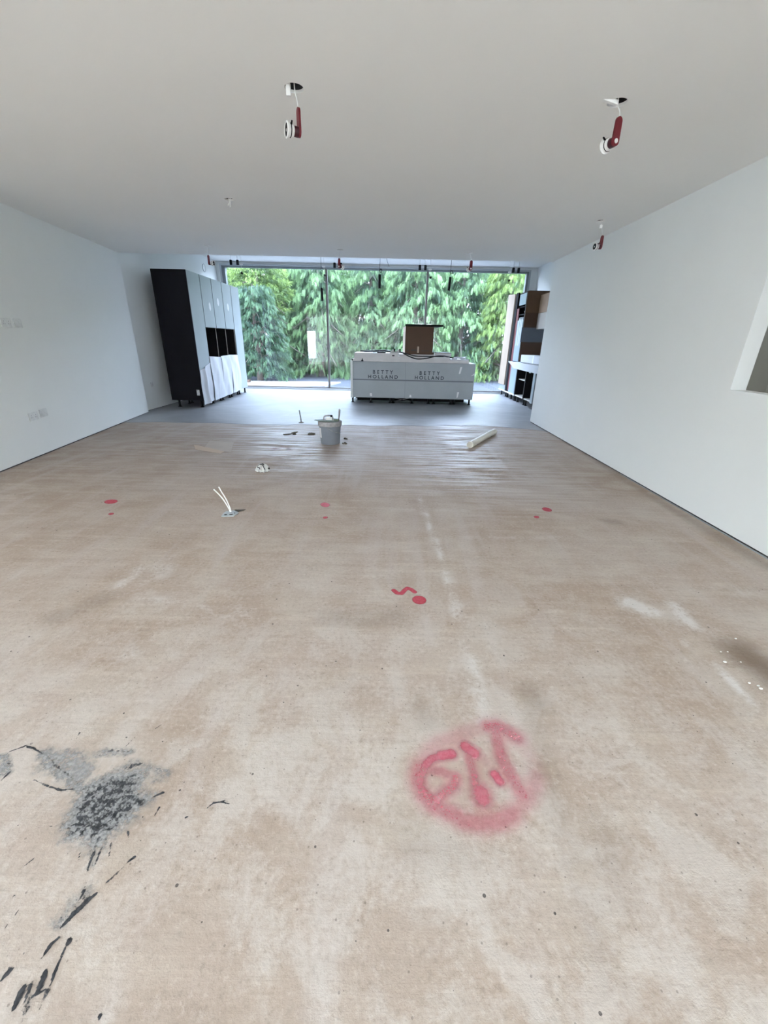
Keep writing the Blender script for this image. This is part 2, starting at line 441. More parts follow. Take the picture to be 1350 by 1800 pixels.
# left wall of the long room, its return at the far end, the kitchen's left wall
GAPZ = .014
ll = MB(); ya, yb = 3.55, 7.5
ll.slab([(xl(ya), ya, GAPZ), (xl(yb), yb, GAPZ), (xl(yb) - .25, yb, GAPZ), (xl(ya) - .25, ya, GAPZ)], (0, 0, H1 - GAPZ + .01))
struct(ll.obj('wall_left', M['paint']))
struct(MB().slab([(xl(ya) - .012, ya, 0), (xl(yb) - .012, yb, 0), (xl(yb) - .2, yb, 0), (xl(ya) - .2, ya, 0)], (0, 0, GAPZ + .004)).obj('gap_shade_left', M['gap']))  # dark-coloured backing gives the shade of the gap under the wall
struct(B(XKL - .22, XKL, 7.5, YW + .3, GAPZ, H2 + .02).obj('wall_left', M['paint']))
struct(B(XKL - .2, XKL - .012, 7.5, YW + .3, 0, GAPZ + .004).obj('gap_shade_left', M['gap']))
struct(B(XKR, XKR + .2, YE - .1, YW + .3, 0, H2 + .02).obj('wall_right', M['paint']))
# right wall with the opening to the next room
rw = MB(); t0, t1 = XR, XR + .115
oy0, oy1, oz0, oz1 = 0.9, 3.2, .992, 2.05
rw.box(t0, t1, oy1, YE, GAPZ, H1 + .01); rw.box(t0, t1, oy0, oy1, GAPZ, oz0); rw.box(t0, t1, oy0, oy1, oz1, H1 + .01); rw.box(t0, t1, .5, oy0, GAPZ, H1 + .01)
rw.box(t1 + .001, XKR + .2, YE - .115, YE, GAPZ, H1 + .01)
struct(rw.obj('wall_right', M['paint']))
struct(B(t0 + .012, t1 - .012, .5, YE - .01, 0, GAPZ + .004).obj('gap_shade_right', M['gap']))  # same dark backing for the shade under the right wall
# pale sealant line that shows along the nearer part of the right wall
struct(MB().slab([(XR - .022, 1.0, .001), (XR - .001, 1.0, .001), (XR - .001, 4.3, .001), (XR - .006, 4.3, .001)], (0, 0, .004)).obj('trim_1', M['alu_lt']))
# the dim room beyond the opening
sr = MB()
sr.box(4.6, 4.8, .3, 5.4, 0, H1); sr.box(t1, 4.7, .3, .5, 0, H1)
sr.box(t1, 2.9, 5.3, 5.5, 0, H1); sr.box(3.9, 4.6, 5.3, 5.5, 0, H1); sr.box(2.9, 3.9, 5.3, 5.5, 2.1, H1)  # unseen doorway added to let light into this room
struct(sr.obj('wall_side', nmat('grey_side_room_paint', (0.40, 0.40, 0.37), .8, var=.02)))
# window wall and the wall behind the camera
wb = MB(); WX0, WX1, WZ1 = -4.31, 3.44, 2.985
wb.box(XKL - .2, WX0, YW - .02, YW + .3, 0, H2 + .02); wb.box(WX1, XKR + .2, YW - .02, YW + .3, 0, H2 + .02); wb.box(WX0, WX1, YW - .02, YW + .3, WZ1, H2 + .02)
struct(wb.obj('wall_back', M['paint']))
rb = MB()                                                   # behind the camera: a narrow window on the left, a tall opening added on the right to light the reveal
rb.box(-5.8, -5.55, YB - .2, YB, 0, H1); rb.box(-5.55, -4.75, YB - .2, YB, 0, .2); rb.box(-5.55, -4.75, YB - .2, YB, 1.80, H1); rb.box(-4.75, 1.45, YB - .2, YB, 0, H1)
rb.box(1.45, 2.5, YB - .2, YB, 2.35, H1); rb.box(2.5, 4.7, YB - .2, YB, 0, H1)
struct(rb.obj('wall_rear', M['paint']))
sl = MB(); sl.box(-5.8, -5.6, YB, -4.2, 0, H1); sl.box(-5.8, -5.6, -4.2, -1.6, 2.1, H1); sl.box(-5.8, -5.6, -1.6, 3.75, 0, H1); sl.box(-5.8, xl(ya) - .25, 3.55, 3.75, 0, H1)  # unseen side opening, sized for the light it brings to the room
struct(sl.obj('wall_left', M['paint']))
sr2 = MB(); sr2.box(XR, XR + .2, YB, -4.2, 0, H1); sr2.box(XR, XR + .2, -4.2, -2.2, 2.1, H1); sr2.box(XR, XR + .2, -2.2, .5, 0, H1)  # unseen opening on the right, sized for the daylight it lets in
struct(sr2.obj('wall_right', M['paint']))


# ---------------------------------------------------------------- floors
def seg_dist(P, a, b):
    a = np.array(a); b = np.array(b); d = b - a; L = max(1e-9, float(d @ d))
    t = np.clip(((P - a) @ d) / L, 0, 1); q = P - (a + t[:, None] * d)
    return np.sqrt((q * q).sum(1)), t


def stroke(P, pts, w, soft=1.0):
    """cover of a painted stroke: 1 inside half-width w, fading to 0"""
    best = np.zeros(len(P)); ws = w if isinstance(w, (list, tuple)) else [w] * len(pts)
    for i in range(len(pts) - 1):
        d, t = seg_dist(P, pts[i], pts[i + 1]); ww = ws[i] + (ws[i + 1] - ws[i]) * t
        best = np.maximum(best, np.clip(1.0 - (d - ww * (1 - .5 * soft)) / (ww * soft), 0, 1))
    return best


def FP(pts): return [floor_pt(*p) for p in pts]


def grid(x0, x1, y0, y1, step, z=0.0):
    nx = max(2, int(round((x1 - x0) / step)) + 1); ny = max(2, int(round((y1 - y0) / step)) + 1)
    X, Y = np.meshgrid(np.linspace(x0, x1, nx), np.linspace(y0, y1, ny))
    P = np.stack([X.ravel(), Y.ravel()], 1)
    idx = np.arange(nx * ny).reshape(ny, nx)
    Fc = np.stack([idx[:-1, :-1].ravel(), idx[:-1, 1:].ravel(), idx[1:, 1:].ravel(), idx[1:, :-1].ravel()], 1)
    return P, Fc, z


def mesh_from(name, P, Fc, z, mat, parent=None):
    me = bpy.data.meshes.new(name); V = np.concatenate([P, np.full((len(P), 1), z)], 1)
    me.vertices.add(len(V)); me.vertices.foreach_set('co', V.ravel())
    me.loops.add(Fc.size); me.loops.foreach_set('vertex_index', Fc.ravel().astype(np.int32))
    me.polygons.add(len(Fc)); me.polygons.foreach_set('loop_start', np.arange(0, Fc.size, 4, dtype=np.int32))
    me.update(calc_edges=True); me.materials.append(mat)
    o = bpy.data.objects.new(name, me); COL.objects.link(o)
    if parent: o.parent = parent
    return o


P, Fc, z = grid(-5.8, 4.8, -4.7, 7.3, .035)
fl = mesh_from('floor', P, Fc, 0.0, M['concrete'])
pale = np.zeros(len(P)); dark = np.zeros(len(P)); wet_sheen = np.zeros(len(P))
for pts, w, k in [
    ([(735, 872), (748, 905), (768, 960), (792, 1030), (806, 1085), (825, 1150), (850, 1265)], .024, 1.2),
    ([(850, 1265), (880, 1370)], .03, .4),
    ([(1190, 1122), (1240, 1160), (1290, 1200), (1350, 1255)], .016, 1.3),
    ([(205, 1042), (238, 1005), (268, 998)], .05, .9), ([(230, 1030), (280, 1010), (300, 985)], .07, .7),
    ([(240, 1045), (330, 1068), (420, 1072), (500, 1070)], .035, .7), ([(400, 1085), (440, 1075)], .04, .7),
    ([(1085, 1048), (1098, 1072)], .014, .9), ([(1110, 1060), (1128, 1070), (1145, 1076)], .05, 1.5),
    ([(1138, 1016), (1142, 1028), (1155, 1037)], .035, .6), ([(1185, 1065), (1200, 1085), (1215, 1100)], .045, 1.2),
    ([(1258, 1110), (1272, 1122)], .05, .7), ([(1300, 1045), (1325, 1038)], .05, .5),
    ([(230, 1150), (255, 1130), (270, 1120)], .05, .8), ([(60, 1150), (140, 1130), (200, 1120)], .06, .45),
    ([(330, 1200), (350, 1190)], .05, .6), ([(0, 1300), (120, 1270), (260, 1310)], .12, .35), ([(90, 1380), (200, 1330), (250, 1380)], .12, .4),
    ([(100, 1590), (110, 1620)], .05, .6), ([(670, 1180), (690, 1300), (700, 1500)], .06, .45),
    ([(480, 1600), (700, 1560), (900, 1570)], .10, .35), ([(900, 1480), (1020, 1500), (1180, 1420)], .10, .35), ([(1040, 1350), (1200, 1300)], .12, .3),
    ([(640, 1010), (780, 1012)], .02, .5), ([(1000, 945), (820, 945)], .025, .5), ([(690, 895), (815, 897)], .03, .4),
    ([(880, 1050), (1300, 1030)], .03, .35),
]: pale = np.maximum(pale, stroke(P, FP(pts), w, 1.2) * k)
for pts, w, k in [
    ([(1310, 1150), (1360, 1185), (1420, 1230)], .09, .95), ([(1068, 916), (1085, 918)], .06, .45),  # first stroke: brown patch by the right wall
    ([(930, 1215), (945, 1240)], .05, .45), ([(740, 1240), (750, 1265)], .04, .3), ([(580, 1085), (640, 1090), (700, 1082)], .06, .30),
    ([(100, 1085), (150, 1065), (180, 1055)], .06, .3), ([(960, 750), (1060, 820), (1200, 905), (1350, 995)], .07, .5), ([(720, 1480), (800, 1490)], .05, .25),
    ([(1060, 1460), (1080, 1560)], .05, .25), ([(560, 800), (590, 820)], .2, .18), ([(930, 1240), (1060, 1700)], .035, .22),
]: dark = np.maximum(dark, stroke(P, FP(pts), w, 1.4) * k)
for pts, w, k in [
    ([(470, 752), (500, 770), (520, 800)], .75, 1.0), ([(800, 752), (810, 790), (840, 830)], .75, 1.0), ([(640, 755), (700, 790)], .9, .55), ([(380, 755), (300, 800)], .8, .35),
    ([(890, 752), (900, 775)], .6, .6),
]: wet_sheen = np.maximum(wet_sheen, stroke(P, FP(pts), w, 1.6) * k)
near_pale = np.clip((3.4 - P[:, 1]) / 2.6, 0, 1) ** 1.3 * .62 * np.clip(1.15 - np.abs(P[:, 0] - .1) / 3.4, .35, 1)  # floor made paler towards the near end and the middle
pale = np.maximum(pale, near_pale)
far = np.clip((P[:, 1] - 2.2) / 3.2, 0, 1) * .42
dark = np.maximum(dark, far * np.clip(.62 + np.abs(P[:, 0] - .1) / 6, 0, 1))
ca = fl.data.color_attributes.new('wear_sheen', 'FLOAT_COLOR', 'POINT')
ca.data.foreach_set('color', np.stack([pale, dark, wet_sheen, np.ones(len(P))], 1).astype(np.float32).ravel())
struct(fl)


def decal(name, x0, x1, y0, y1, step, cover_fn, mat, zz, label=None):
    P, Fc, z = grid(x0, x1, y0, y1, step)
    cv = cover_fn(P)
    keep = (cv[Fc].max(1) > .005); Fk = Fc[keep]
    used = np.unique(Fk); re = np.full(len(P), -1); re[used] = np.arange(len(used))
    o = mesh_from(name, P[used], re[Fk], zz, mat, fl)
    a = o.data.attributes.new('cover', 'FLOAT', 'POINT'); a.data.foreach_set('value', cv[used].astype(np.float32))
    if label: o['label'] = label
    return o


def bounds(pts, m):
    xs = [p[0] for p in pts]; ys = [p[1] for p in pts]; return min(xs) - m, max(xs) + m, min(ys) - m, max(ys) + m


# the big ringed mark sprayed on the floor
def Cq(pts): return FP([(680 + x / 4.5, 1240 + y / 4.5) for x, y in pts])


RING = [([(640, 205), (520, 255), (400, 300), (310, 390), (250, 490)], .026, .42), ([(250, 490), (240, 600), (285, 705), (360, 790), (470, 840), (540, 870)], .025, .62),
        ([(540, 870), (600, 915), (750, 940), (900, 915), (1000, 855)], .026, .58), ([(1000, 855), (1090, 770), (1165, 650), (1180, 560)], .024, .45),
        ([(1180, 560), (1170, 470), (1120, 380), (1040, 300)], .024, .26), ([(820, 170), (730, 195), (640, 205)], .024, .38),
        ([(800, 170), (870, 165), (940, 200), (1030, 260)], .028, .68), ([(860, 200), (890, 330), (910, 430), (980, 560), (1030, 640), (1080, 710)], .024, .66),
        ([(1020, 620), (1080, 710)], .016, .45), ([(855, 550), (890, 600)], .016, .95), ([(510, 385), (430, 398)], .018, 1.0), ([(430, 398), (350, 425), (310, 470)], .017, .85),
        ([(310, 460), (265, 560), (270, 650), (320, 720), (400, 760)], .020, .72), ([(330, 510), (430, 525), (500, 555), (545, 580)], .017, .62),
        ([(545, 575), (530, 640), (450, 700), (390, 755)], .020, .70), ([(620, 325), (690, 380)], .021, .92), ([(640, 360), (665, 460), (690, 560)], .018, .66),
        ([(690, 560), (700, 640), (745, 700)], .018, .70), ([(745, 690), (755, 735)], .028, .85), ([(760, 400), (790, 460)], .012, .4)]
RINGW = [(Cq(p), w, k) for p, w, k in RING]


def ring_cover(P):
    c = np.zeros(len(P))
    for i, (p, w, k) in enumerate(RINGW):
        outer = i < 6                                        # the faint ring; the rest are the characters inside it
        st = stroke(P, p, w * (1.25 if outer else 1.28), 1.3) * k * (.92 if outer else .86)
        c = np.maximum(c, st)
    return c


bx = bounds([q for p, w, k in RINGW for q in p], .05)
decal('paint_mark', *bx, .004, ring_cover, M['spray'], .0012, 'large ringed mark of pink-red spray paint on the near floor')


def ell(px, py, rx, ry, rot=0.0):
    pts = []
    for k in range(20):
        a = 2 * PI * k / 20; x, y = rx * math.cos(a), ry * math.sin(a)
        pts.append(floor_pt(px + x * math.cos(rot) - y * math.sin(rot), py + x * math.sin(rot) + y * math.cos(rot)))
    return pts


def poly_cover(P, poly, soft):
    poly = np.array(poly); ins = np.zeros(len(P), bool); d = np.full(len(P), 1e9); n = len(poly)
    for i in range(n):
        a, b2 = poly[i], poly[(i + 1) % n]
        dd, _ = seg_dist(P, a, b2); d = np.minimum(d, dd)
        c = ((a[1] > P[:, 1]) != (b2[1] > P[:, 1])) & (P[:, 0] < (b2[0] - a[0]) * (P[:, 1] - a[1]) / (b2[1] - a[1] + 1e-12) + a[0])
        ins ^= c
    sd = np.where(ins, d, -d)
    return np.clip(.5 + sd / soft, 0, 1)


for (px, py, rx, ry, rot) in [(195, 882, 11.5, 3.6, -.08), (195.5, 903.5, 4.5, 1.8, -.15), (571.5, 887.5, 7.8, 3.8, .1), (572, 910, 4, 1.8, -.1), (961.5, 896, 8.5, 3.2, .22), (943, 909, 4.4, 1.9, .12), (737, 1055, 12, 7.2, .12)]:
    pl = ell(px, py, rx, ry, rot); bb = bounds(pl, .02)
    decal('paint_mark', *bb, .006 if ry < 5 else .004, lambda P, pl=pl: poly_cover(P, pl, .02), M['blot'], .0012)
wig = FP([(692, 1038), (698, 1043), (706, 1043.5), (712, 1037), (716, 1034), (722, 1036), (729, 1041)])
decal('paint_mark', *bounds(wig, .03), .004, lambda P: stroke(P, wig, .013, .6), M['blot'], .0012, 'small wavy red paint stroke beside a red blot')
for pts in ([(482, 790), (487, 787), (496, 786), (504, 787), (508, 790)], [(481, 788), (486, 789)], [(506, 788), (509, 792)]):
    fp = FP(pts); decal('paint_mark', *bounds(fp, .06), .012, lambda P, fp=fp: stroke(P, fp, .04, 1.4) * .3, M['spray'], .0012)


# the black splatter in the near left corner
def Sq(pts): return FP([(x / 3.068, 1260 + y / 3.068) for x, y in pts])


BLOB = Sq([(400, 400), (450, 360), (560, 315), (620, 290), (700, 285), (760, 255), (785, 300), (770, 380), (845, 430), (800, 480), (740, 520), (715, 580), (640, 605), (600, 660),
           (540, 730), (480, 740), (450, 690), (340, 670), (330, 600), (370, 500), (410, 440)])
KS = .00072                                                  # metres per crop pixel here
TAR = [([(50, 190), (140, 158), (180, 170), (230, 200)], 9, .85), ([(250, 205), (300, 262), (350, 300), (420, 360)], 13, .60), ([(180, 340), (270, 380), (330, 398), (400, 390)], 9, .75),
       ([(310, 250), (380, 230), (450, 290)], 34, .33), ([(530, 212), (600, 182), (700, 190)], 14, .55), ([(680, 160), (740, 100)], 4, .8), ([(838, 66), (870, 44)], 5, .9),
       ([(690, 275), (760, 255)], 34, .62), ([(780, 310), (930, 280)], 26, .30), ([(880, 410), (825, 435)], 12, .8), ([(860, 490), (830, 540)], 9, .7), ([(790, 380), (900, 350)], 16, .42),
       ([(505, 735), (470, 835)], 12, .75), ([(545, 715), (500, 830)], 10, .7), ([(602, 670), (590, 752)], 8, .75), ([(430, 738), (420, 792)], 4, .8), ([(480, 830), (450, 960)], 5, .62),
       ([(400, 800), (380, 900)], 4, .5), ([(690, 622), (695, 655)], 8, .85), ([(724, 758), (690, 785)], 11, .95), ([(680, 797), (625, 850), (560, 912)], 10, .60),
       ([(522, 953), (465, 1000), (400, 1062), (330, 1138)], 13, 1.0), ([(450, 940), (425, 1010), (340, 1090)], 52, .50), ([(455, 938), (432, 990)], 9, .9), ([(480, 985), (440, 1020)], 26, .6),
       ([(320, 1190), (275, 1230), (225, 1302)], 13, .82), ([(372, 1213), (352, 1250)], 17, .95), ([(352, 1250), (300, 1370), (275, 1445)], 9, .95), ([(245, 1370), (230, 1430), (208, 1485)], 19, .8),
       ([(128, 1455), (110, 1500), (75, 1578)], 19, .85), ([(172, 1438), (130, 1545)], 12, .8), ([(255, 1480), (215, 1580)], 14, .75), ([(165, 1530), (110, 1655)], 26, .66), ([(190, 1502), (250, 1470)], 9, .7),
       ([(56, 1368), (5, 1425)], 15, .85), ([(45, 255), (0, 290)], 22, .55), ([(52, 300), (0, 352)], 10, .8), ([(190, 760), (70, 856)], 4, .7), ([(80, 968), (0, 1045)], 11, .52), ([(100, 1045), (20, 1152)], 4, .75),
       ([(130, 1275), (115, 1300)], 6, .6), ([(40, 1290), (10, 1340)], 7, .6), ([(1113, 497), (1150, 467), (1200, 460), (1240, 474)], 8, .82), ([(1180, 462), (1285, 428)], 6, .6),
       ([(432, 85), (412, 120)], 9, .75), ([(105, 455), (122, 455)], 4, .9), ([(1002, 545), (1015, 540)], 8, .7), ([(970, 180), (978, 180)], 7, .9), ([(538, 1620), (538, 1632)], 12, .85), ([(200, 600), (290, 590)], 5, .5), ([(140, 630), (150, 622)], 5, .6)]
TARW = [(Sq(p), w * KS * .72, k * .92) for p, w, k in TAR]


def tar_cover(P):
    c = poly_cover(P, BLOB, .07) * .555
    for p, w, k in TARW:
        n = len(p); ws = [w * (1.0 if 0 < i < n - 1 else .45) for i in range(n)] if n > 2 else [w * .95, w * .4]
        c = np.maximum(c, stroke(P, p, ws, 1.3) * k)
    return c


def smear_cover(P):
    c = poly_cover(P, BLOB, .10) * .95
    for p, w, k in [(Sq([(280, 240), (360, 230), (440, 300)]), .05, .6), (Sq([(240, 200), (330, 300), (420, 370)]), .03, .6), (Sq([(520, 200), (700, 185)]), .025, .5), (Sq([(0, 230), (20, 300)]), .03, .6),
                    (Sq([(460, 950), (340, 1090)]), .035, .45), (Sq([(700, 270), (880, 320)]), .04, .5), (Sq([(520, 740), (490, 800)]), .015, .5)]:
        c = np.maximum(c, stroke(P, p, w, 1.2) * k)
    return c


bt = bounds([q for p, w, k in TARW for q in p], .02)
decal('adhesive_smear', *bounds(BLOB, .35), .006, smear_cover, M['tarpale'], .0008)
decal('adhesive_splatter', *bt, .0035, tar_cover, M['tar'], .0014, 'black splatter of dried adhesive on the near left floor')

# grey screed of the kitchen zone with its wavy front edge
front = [(-4.45, 6.50), (-4.026, 6.575), (-3.3, 6.64), (-2.6, 6.66), (-2.25, 6.60), (-1.95, 6.66), (-1.6, 6.60), (-1.45, 6.70), (-1.15, 6.74), (-.8, 6.70), (-.306, 6.76), (.3, 6.80), (.8, 6.90), (1.403, 6.97), (1.9, 6.92), (2.25, 6.77), (2.45, 6.66), (2.52, 6.56)]
fr2 = []
for i in range(len(front) - 1):
    for k in range(6):
        t = k / 6; x = front[i][0] + (front[i + 1][0] - front[i][0]) * t; y = front[i][1] + (front[i + 1][1] - front[i][1]) * t
        fr2.append((x, y + .075 * mnoise.noise((x * 2.3, 0, 0)) + .03 * mnoise.noise((x * 9, 3, 0))))
fr2.append(front[-1])
sc = MB(); n = len(fr2)
poly = fr2 + [(2.52, YE), (XKR + .05, YE), (XKR + .05, YW), (XKL - .05, YW), (XKL - .05, 6.5)]
bm = bmesh.new()
vs = [bm.verts.new((x, y, .004)) for x, y in poly]; lo = [bm.verts.new((x, y - .012 if i < n else y, .0)) for i, (x, y) in enumerate(poly)]
fe = [bm.edges.new((vs[i], vs[(i + 1) % len(vs)])) for i in range(len(vs))]
bmesh.ops.triangle_fill(bm, edges=fe, use_beauty=True, normal=(0, 0, 1))
for i in range(len(vs)): bm.faces.new((vs[i], lo[i], lo[(i + 1) % len(vs)], vs[(i + 1) % len(vs)]))
bmesh.ops.recalc_face_normals(bm, faces=bm.faces[:])
me = bpy.data.meshes.new('floor'); bm.to_mesh(me); bm.free(); me.materials.append(M['screed'])
struct(bpy.data.objects.new('floor', me)); COL.objects.link(bpy.data.objects['floor.001'] if 'floor.001' in bpy.data.objects else bpy.data.objects[me.name])
struct(B(XKL - .2, XKR + .3, 7.3, YW + .3, -.2, .0005).obj('floor', M['screed']))

# ---------------------------------------------------------------- the glazed wall
win = struct(thing('window_1', 'wide three-pane glazed wall at the far end', 'window'))
del win['category'], win['label']
gx0, gx1, gz0, gz1 = -4.19, 3.345, .075, 2.915
fr = MB(); fr.box(WX0, WX1, YW - .06, YW + .06, gz1, WZ1, .004); fr.box(WX0, gx0, YW - .06, YW + .06, 0, gz1, .004); fr.box(gx1, WX1, YW - .06, YW + .06, 0, gz1, .004)
fr.obj('window_frame', M['alu'], win)
bd = MB(); bd.box(WX0, WX1, YW - .085, YW - .06, WZ1 - .035, WZ1, .003); bd.box(WX0, WX0 + .04, YW - .085, YW - .06, 0, WZ1 - .035, .003); bd.box(WX1 - .04, WX1, YW - .085, YW - .06, 0, WZ1 - .035, .003)
bd.obj('frame_bead', M['alu_lt'], win)
B(gx0, gx1, YW - .05, YW + .05, 0, .05, .004).obj('sill', M['white'], win)
tr = MB(); tr.box(gx0, gx1, YW - .03, YW + .03, .05, gz0, .003); tr.obj('track', M['bronze'], win)
mull = (-1.656, .887)
for mx_ in mull: B(mx_ - .026, mx_ + .026, YW - .045, YW + .03, .05, gz1, .004).obj('mullion', M['bronze'], win)
for a, b_ in ((gx0, mull[0]), (mull[0], mull[1]), (mull[1], gx1)):
    B(a, b_, YW + .004, YW + .012, gz0 - .01, gz1 + .01).obj('pane', M['glass'], win)

# ---------------------------------------------------------------- tall cabinets on the left
XF, CY0, CP, CZ0, CZ1, XB = -3.606, 8.205, .537, .138, 2.362, -4.22
TALL = ['tall cabinet with the near-black end panel, nearest of the left-hand run', 'tall cabinet of the left run, second from the black end panel', 'middle tall cabinet of the five on the left, sticker highest on its door',
        'tall cabinet of the left run, second from the window', 'tall pale blue cabinet at the window end of the left run']


def leg(x, y, h, parent, r=.019):
    MB().lathe([(r * 1.9, 0), (r * 1.9, .012), (r, .022), (r, h - .02), (r * 1.7, h - .012), (r * 1.7, h)], 12, (x, y, 0)).obj('leg', M['black'], parent, True)


for i in range(5):
    y0 = i * CP; y1 = y0 + CP
    t = thing('tall_cabinet', TALL[i], 'cabinet', (0, CY0 + y0, 0), 0, 'tall cabinets along the left wall')
    w = CP; xb, xf = XB, XF - .022
    open_ = 1 <= i <= 3
    car = MB()
    for a, b_ in ((0, .018), (w - .018, w)): car.box(xb, xf, a, b_, CZ0, CZ1)
    car.box(xb, xf, .018, w - .018, CZ0, CZ0 + .018); car.box(xb, xf, .018, w - .018, CZ1 - .018, CZ1); car.box(xb, xb + .012, .018, w - .018, CZ0, CZ1)
    if open_: car.box(xb, xf, .018, w - .018, .86, .878); car.box(xb, xf, .018, w - .018, 1.455, 1.473)
    car.obj('carcass', M['inside'], t)
    ed = MB()
    for a, b_ in ((0, .016), (w - .016, w)): ed.box(xf, xf + .002, a, b_, CZ0, CZ1)
    ed.obj('edge_strip', M['brownedge'], t)
    if open_:
        d = B(xf + .003, XF, .015, w - .015, 1.462, CZ1, .002).obj('door', M['door'], t); d['label'] = 'upper door'
        d2 = B(xf + .003, XF, .012, w - .012, CZ0, .84, .002).obj('door', M['door'], t); d2['label'] = 'lower door under the packing sheet'
        zs = {1: 1.842, 2: 1.96, 3: 1.903}[i]; yy = {1: .33, 2: .25, 3: .26}[i]
        st = MB(); pts = [(XF + .0005, yy + .05 * math.cos(a * PI / 8) * (1 + .1 * math.sin(a * 3)), zs + .075 * math.sin(a * PI / 8)) for a in range(16)]
        st.slab(pts, (.0015, 0, 0)).obj('sticker', M['tape'], d)
    else:
        B(xf + .003, XF, .015 if i else .003, w - .015, CZ0, CZ1, .002).obj('door', M['door'], t)
    if i == 0:
        B(xb, XF, -.02, 0.0, CZ0, CZ1, .002).obj('end_panel', M['navy'], t)
        lb = B(-3.715, -3.66, -.0225, -.02, .235, .34).obj('label_plate', M['tape'], t)
        for sx, sz in ((-3.70, .325), (-3.675, .25)): MB().ball((sx, -.0232, sz), (.006, .002, .006)).obj('screw', M['black'], t, True)
    for (lx, ly) in ((xf - .05, .06), (xb + .10, .06), (xf - .05, w - .06), (xb + .10, w - .06)): leg(lx, ly, CZ0, t)


def wavy_sheet(name, outline_fn, ny, nz, label, cat, mat, grp=None, thick=.006):
    """a soft sheet: outline_fn(u, v) -> point"""
    vs = []; fs = []
    for a in range(ny + 1):
        for c in range(nz + 1): vs.append(Vector(outline_fn(a / ny, c / nz)))
    m = len(vs); fr_ = []
    vs2 = [v + Vector((-thick, 0, 0)) for v in vs]
    def id_(a, c): return a * (nz + 1) + c
    for a in range(ny):
        for c in range(nz):
            fs.append((id_(a, c), id_(a + 1, c), id_(a + 1, c + 1), id_(a, c + 1))); fs.append((m + id_(a, c), m + id_(a, c + 1), m + id_(a + 1, c + 1), m + id_(a + 1, c)))
    for a in range(ny):
        fs.append((id_(a, 0), m + id_(a, 0), m + id_(a + 1, 0), id_(a + 1, 0))); fs.append((id_(a, nz), id_(a + 1, nz), m + id_(a + 1, nz), m + id_(a, nz)))
    for c in range(nz):
        fs.append((id_(0, c), id_(0, c + 1), m + id_(0, c + 1), m + id_(0, c))); fs.append((id_(ny, c), m + id_(ny, c), m + id_(ny, c + 1), id_(ny, c + 1)))
    mb = MB(); mb.add(vs + vs2, fs)
    return tag(mb.obj(name, mat, None, True), label, cat, grp)


def sheetA(u, v):                                            # folded flap on the first cabinet
    y = 8.19 + .52 * u; ztop = .69 + .12 * u; zbot = .055 + .03 * u
    z = zbot + (ztop - zbot) * v
    crease = .05 * math.exp(-((u - .32 - .10 * (1 - v)) / .12) ** 2) * (1 - .2 * v)
    return (XF + .009 + crease + .006 * math.sin(9 * v + 4 * u), y, z)


def sheetB(y0, y1, zt0, zt1, seed, zb0, zb1):
    def f(u, v):
        y = y0 + (y1 - y0) * u; zt = zt0 + (zt1 - zt0) * u; zb = zb0 + (zb1 - zb0) * u
        z = zb + (zt - zb) * v
        return (XF + .012 + .022 * math.sin(PI * v) + .010 * math.sin(7 * u + 5 * v + seed) + .010 * mnoise.noise((u * 4 + seed, v * 4, 0)) + .012 * math.exp(-((u - .5) / .06) ** 2) * (1 - v), y, z)
    return f


G = 'white packing sheets on the left run'
wavy_sheet('packing_sheet', sheetA, 26, 24, 'creased white packing sheet folded over the foot of the nearest tall cabinet', 'packing sheet', M['foam'], G)
wavy_sheet('packing_sheet', sheetB(8.715, 9.27, .93, .90, 1, .075, .09), 18, 22, 'white packing sheet below the first dark niche of the left run', 'packing sheet', M['foam'], G)
wavy_sheet('packing_sheet', sheetB(9.278, 9.80, .915, .925, 3, .09, .105), 18, 22, 'white packing sheet below the middle dark niche of the left run', 'packing sheet', M['foam'], G)
wavy_sheet('packing_sheet', sheetB(9.808, 10.35, .93, .915, 6, .105, .125), 18, 22, 'white packing sheet below the dark niche nearest the window', 'packing sheet', M['foam'], G)

# ---------------------------------------------------------------- the island
IX0, IX1, IY0, IY1, IZ0, IZ1 = -.856, 1.838, 9.43, 10.36, .122, .87
isl = thing('kitchen_island', 'long kitchen island wrapped in grey sheet with printed lettering, on black feet', 'kitchen island', (0, 0, 0))
car = MB(); car.box(IX0 + .06, IX1 - .02, IY0, IY1, IZ0, IZ0 + .018); car.box(IX0 + .06, IX1 - .02, IY1 - .02, IY1, IZ0, IZ1); car.box(IX0 + .06, IX1 - .02, IY0, IY1, IZ1 - .03, IZ1)
for x in (IX0 + .06, .0, .62, 1.2, IX1 - .04): car.box(x, x + .018, IY0, IY1, IZ0, IZ1 - .03)
car.obj('carcass', M['door'], isl)
B(IX0, IX0 + .05, IY0 - .012, IY1 + .01, IZ0 - .012, IZ1 + .012, .004).obj('end_panel', M['white'], isl)
B(IX1 - .02, IX1, IY0 - .005, IY1, IZ0, IZ1, .003).obj('end_panel', M['wrap'], isl)


def wrapsheet(x0, x1, z0, z1, y):
    vs = []; nx, nz = 30, 10
    for i in range(nx + 1):
        for k in range(nz + 1):
            x = x0 + (x1 - x0) * i / nx; z = z0 + (z1 - z0) * k / nz
            vs.append((x, y + .004 * mnoise.noise((x * 3, z * 5, 1)), z))
    fs = [(i * (nz + 1) + k, (i + 1) * (nz + 1) + k, (i + 1) * (nz + 1) + k + 1, i * (nz + 1) + k + 1) for i in range(nx) for k in range(nz)]
    return vs, fs


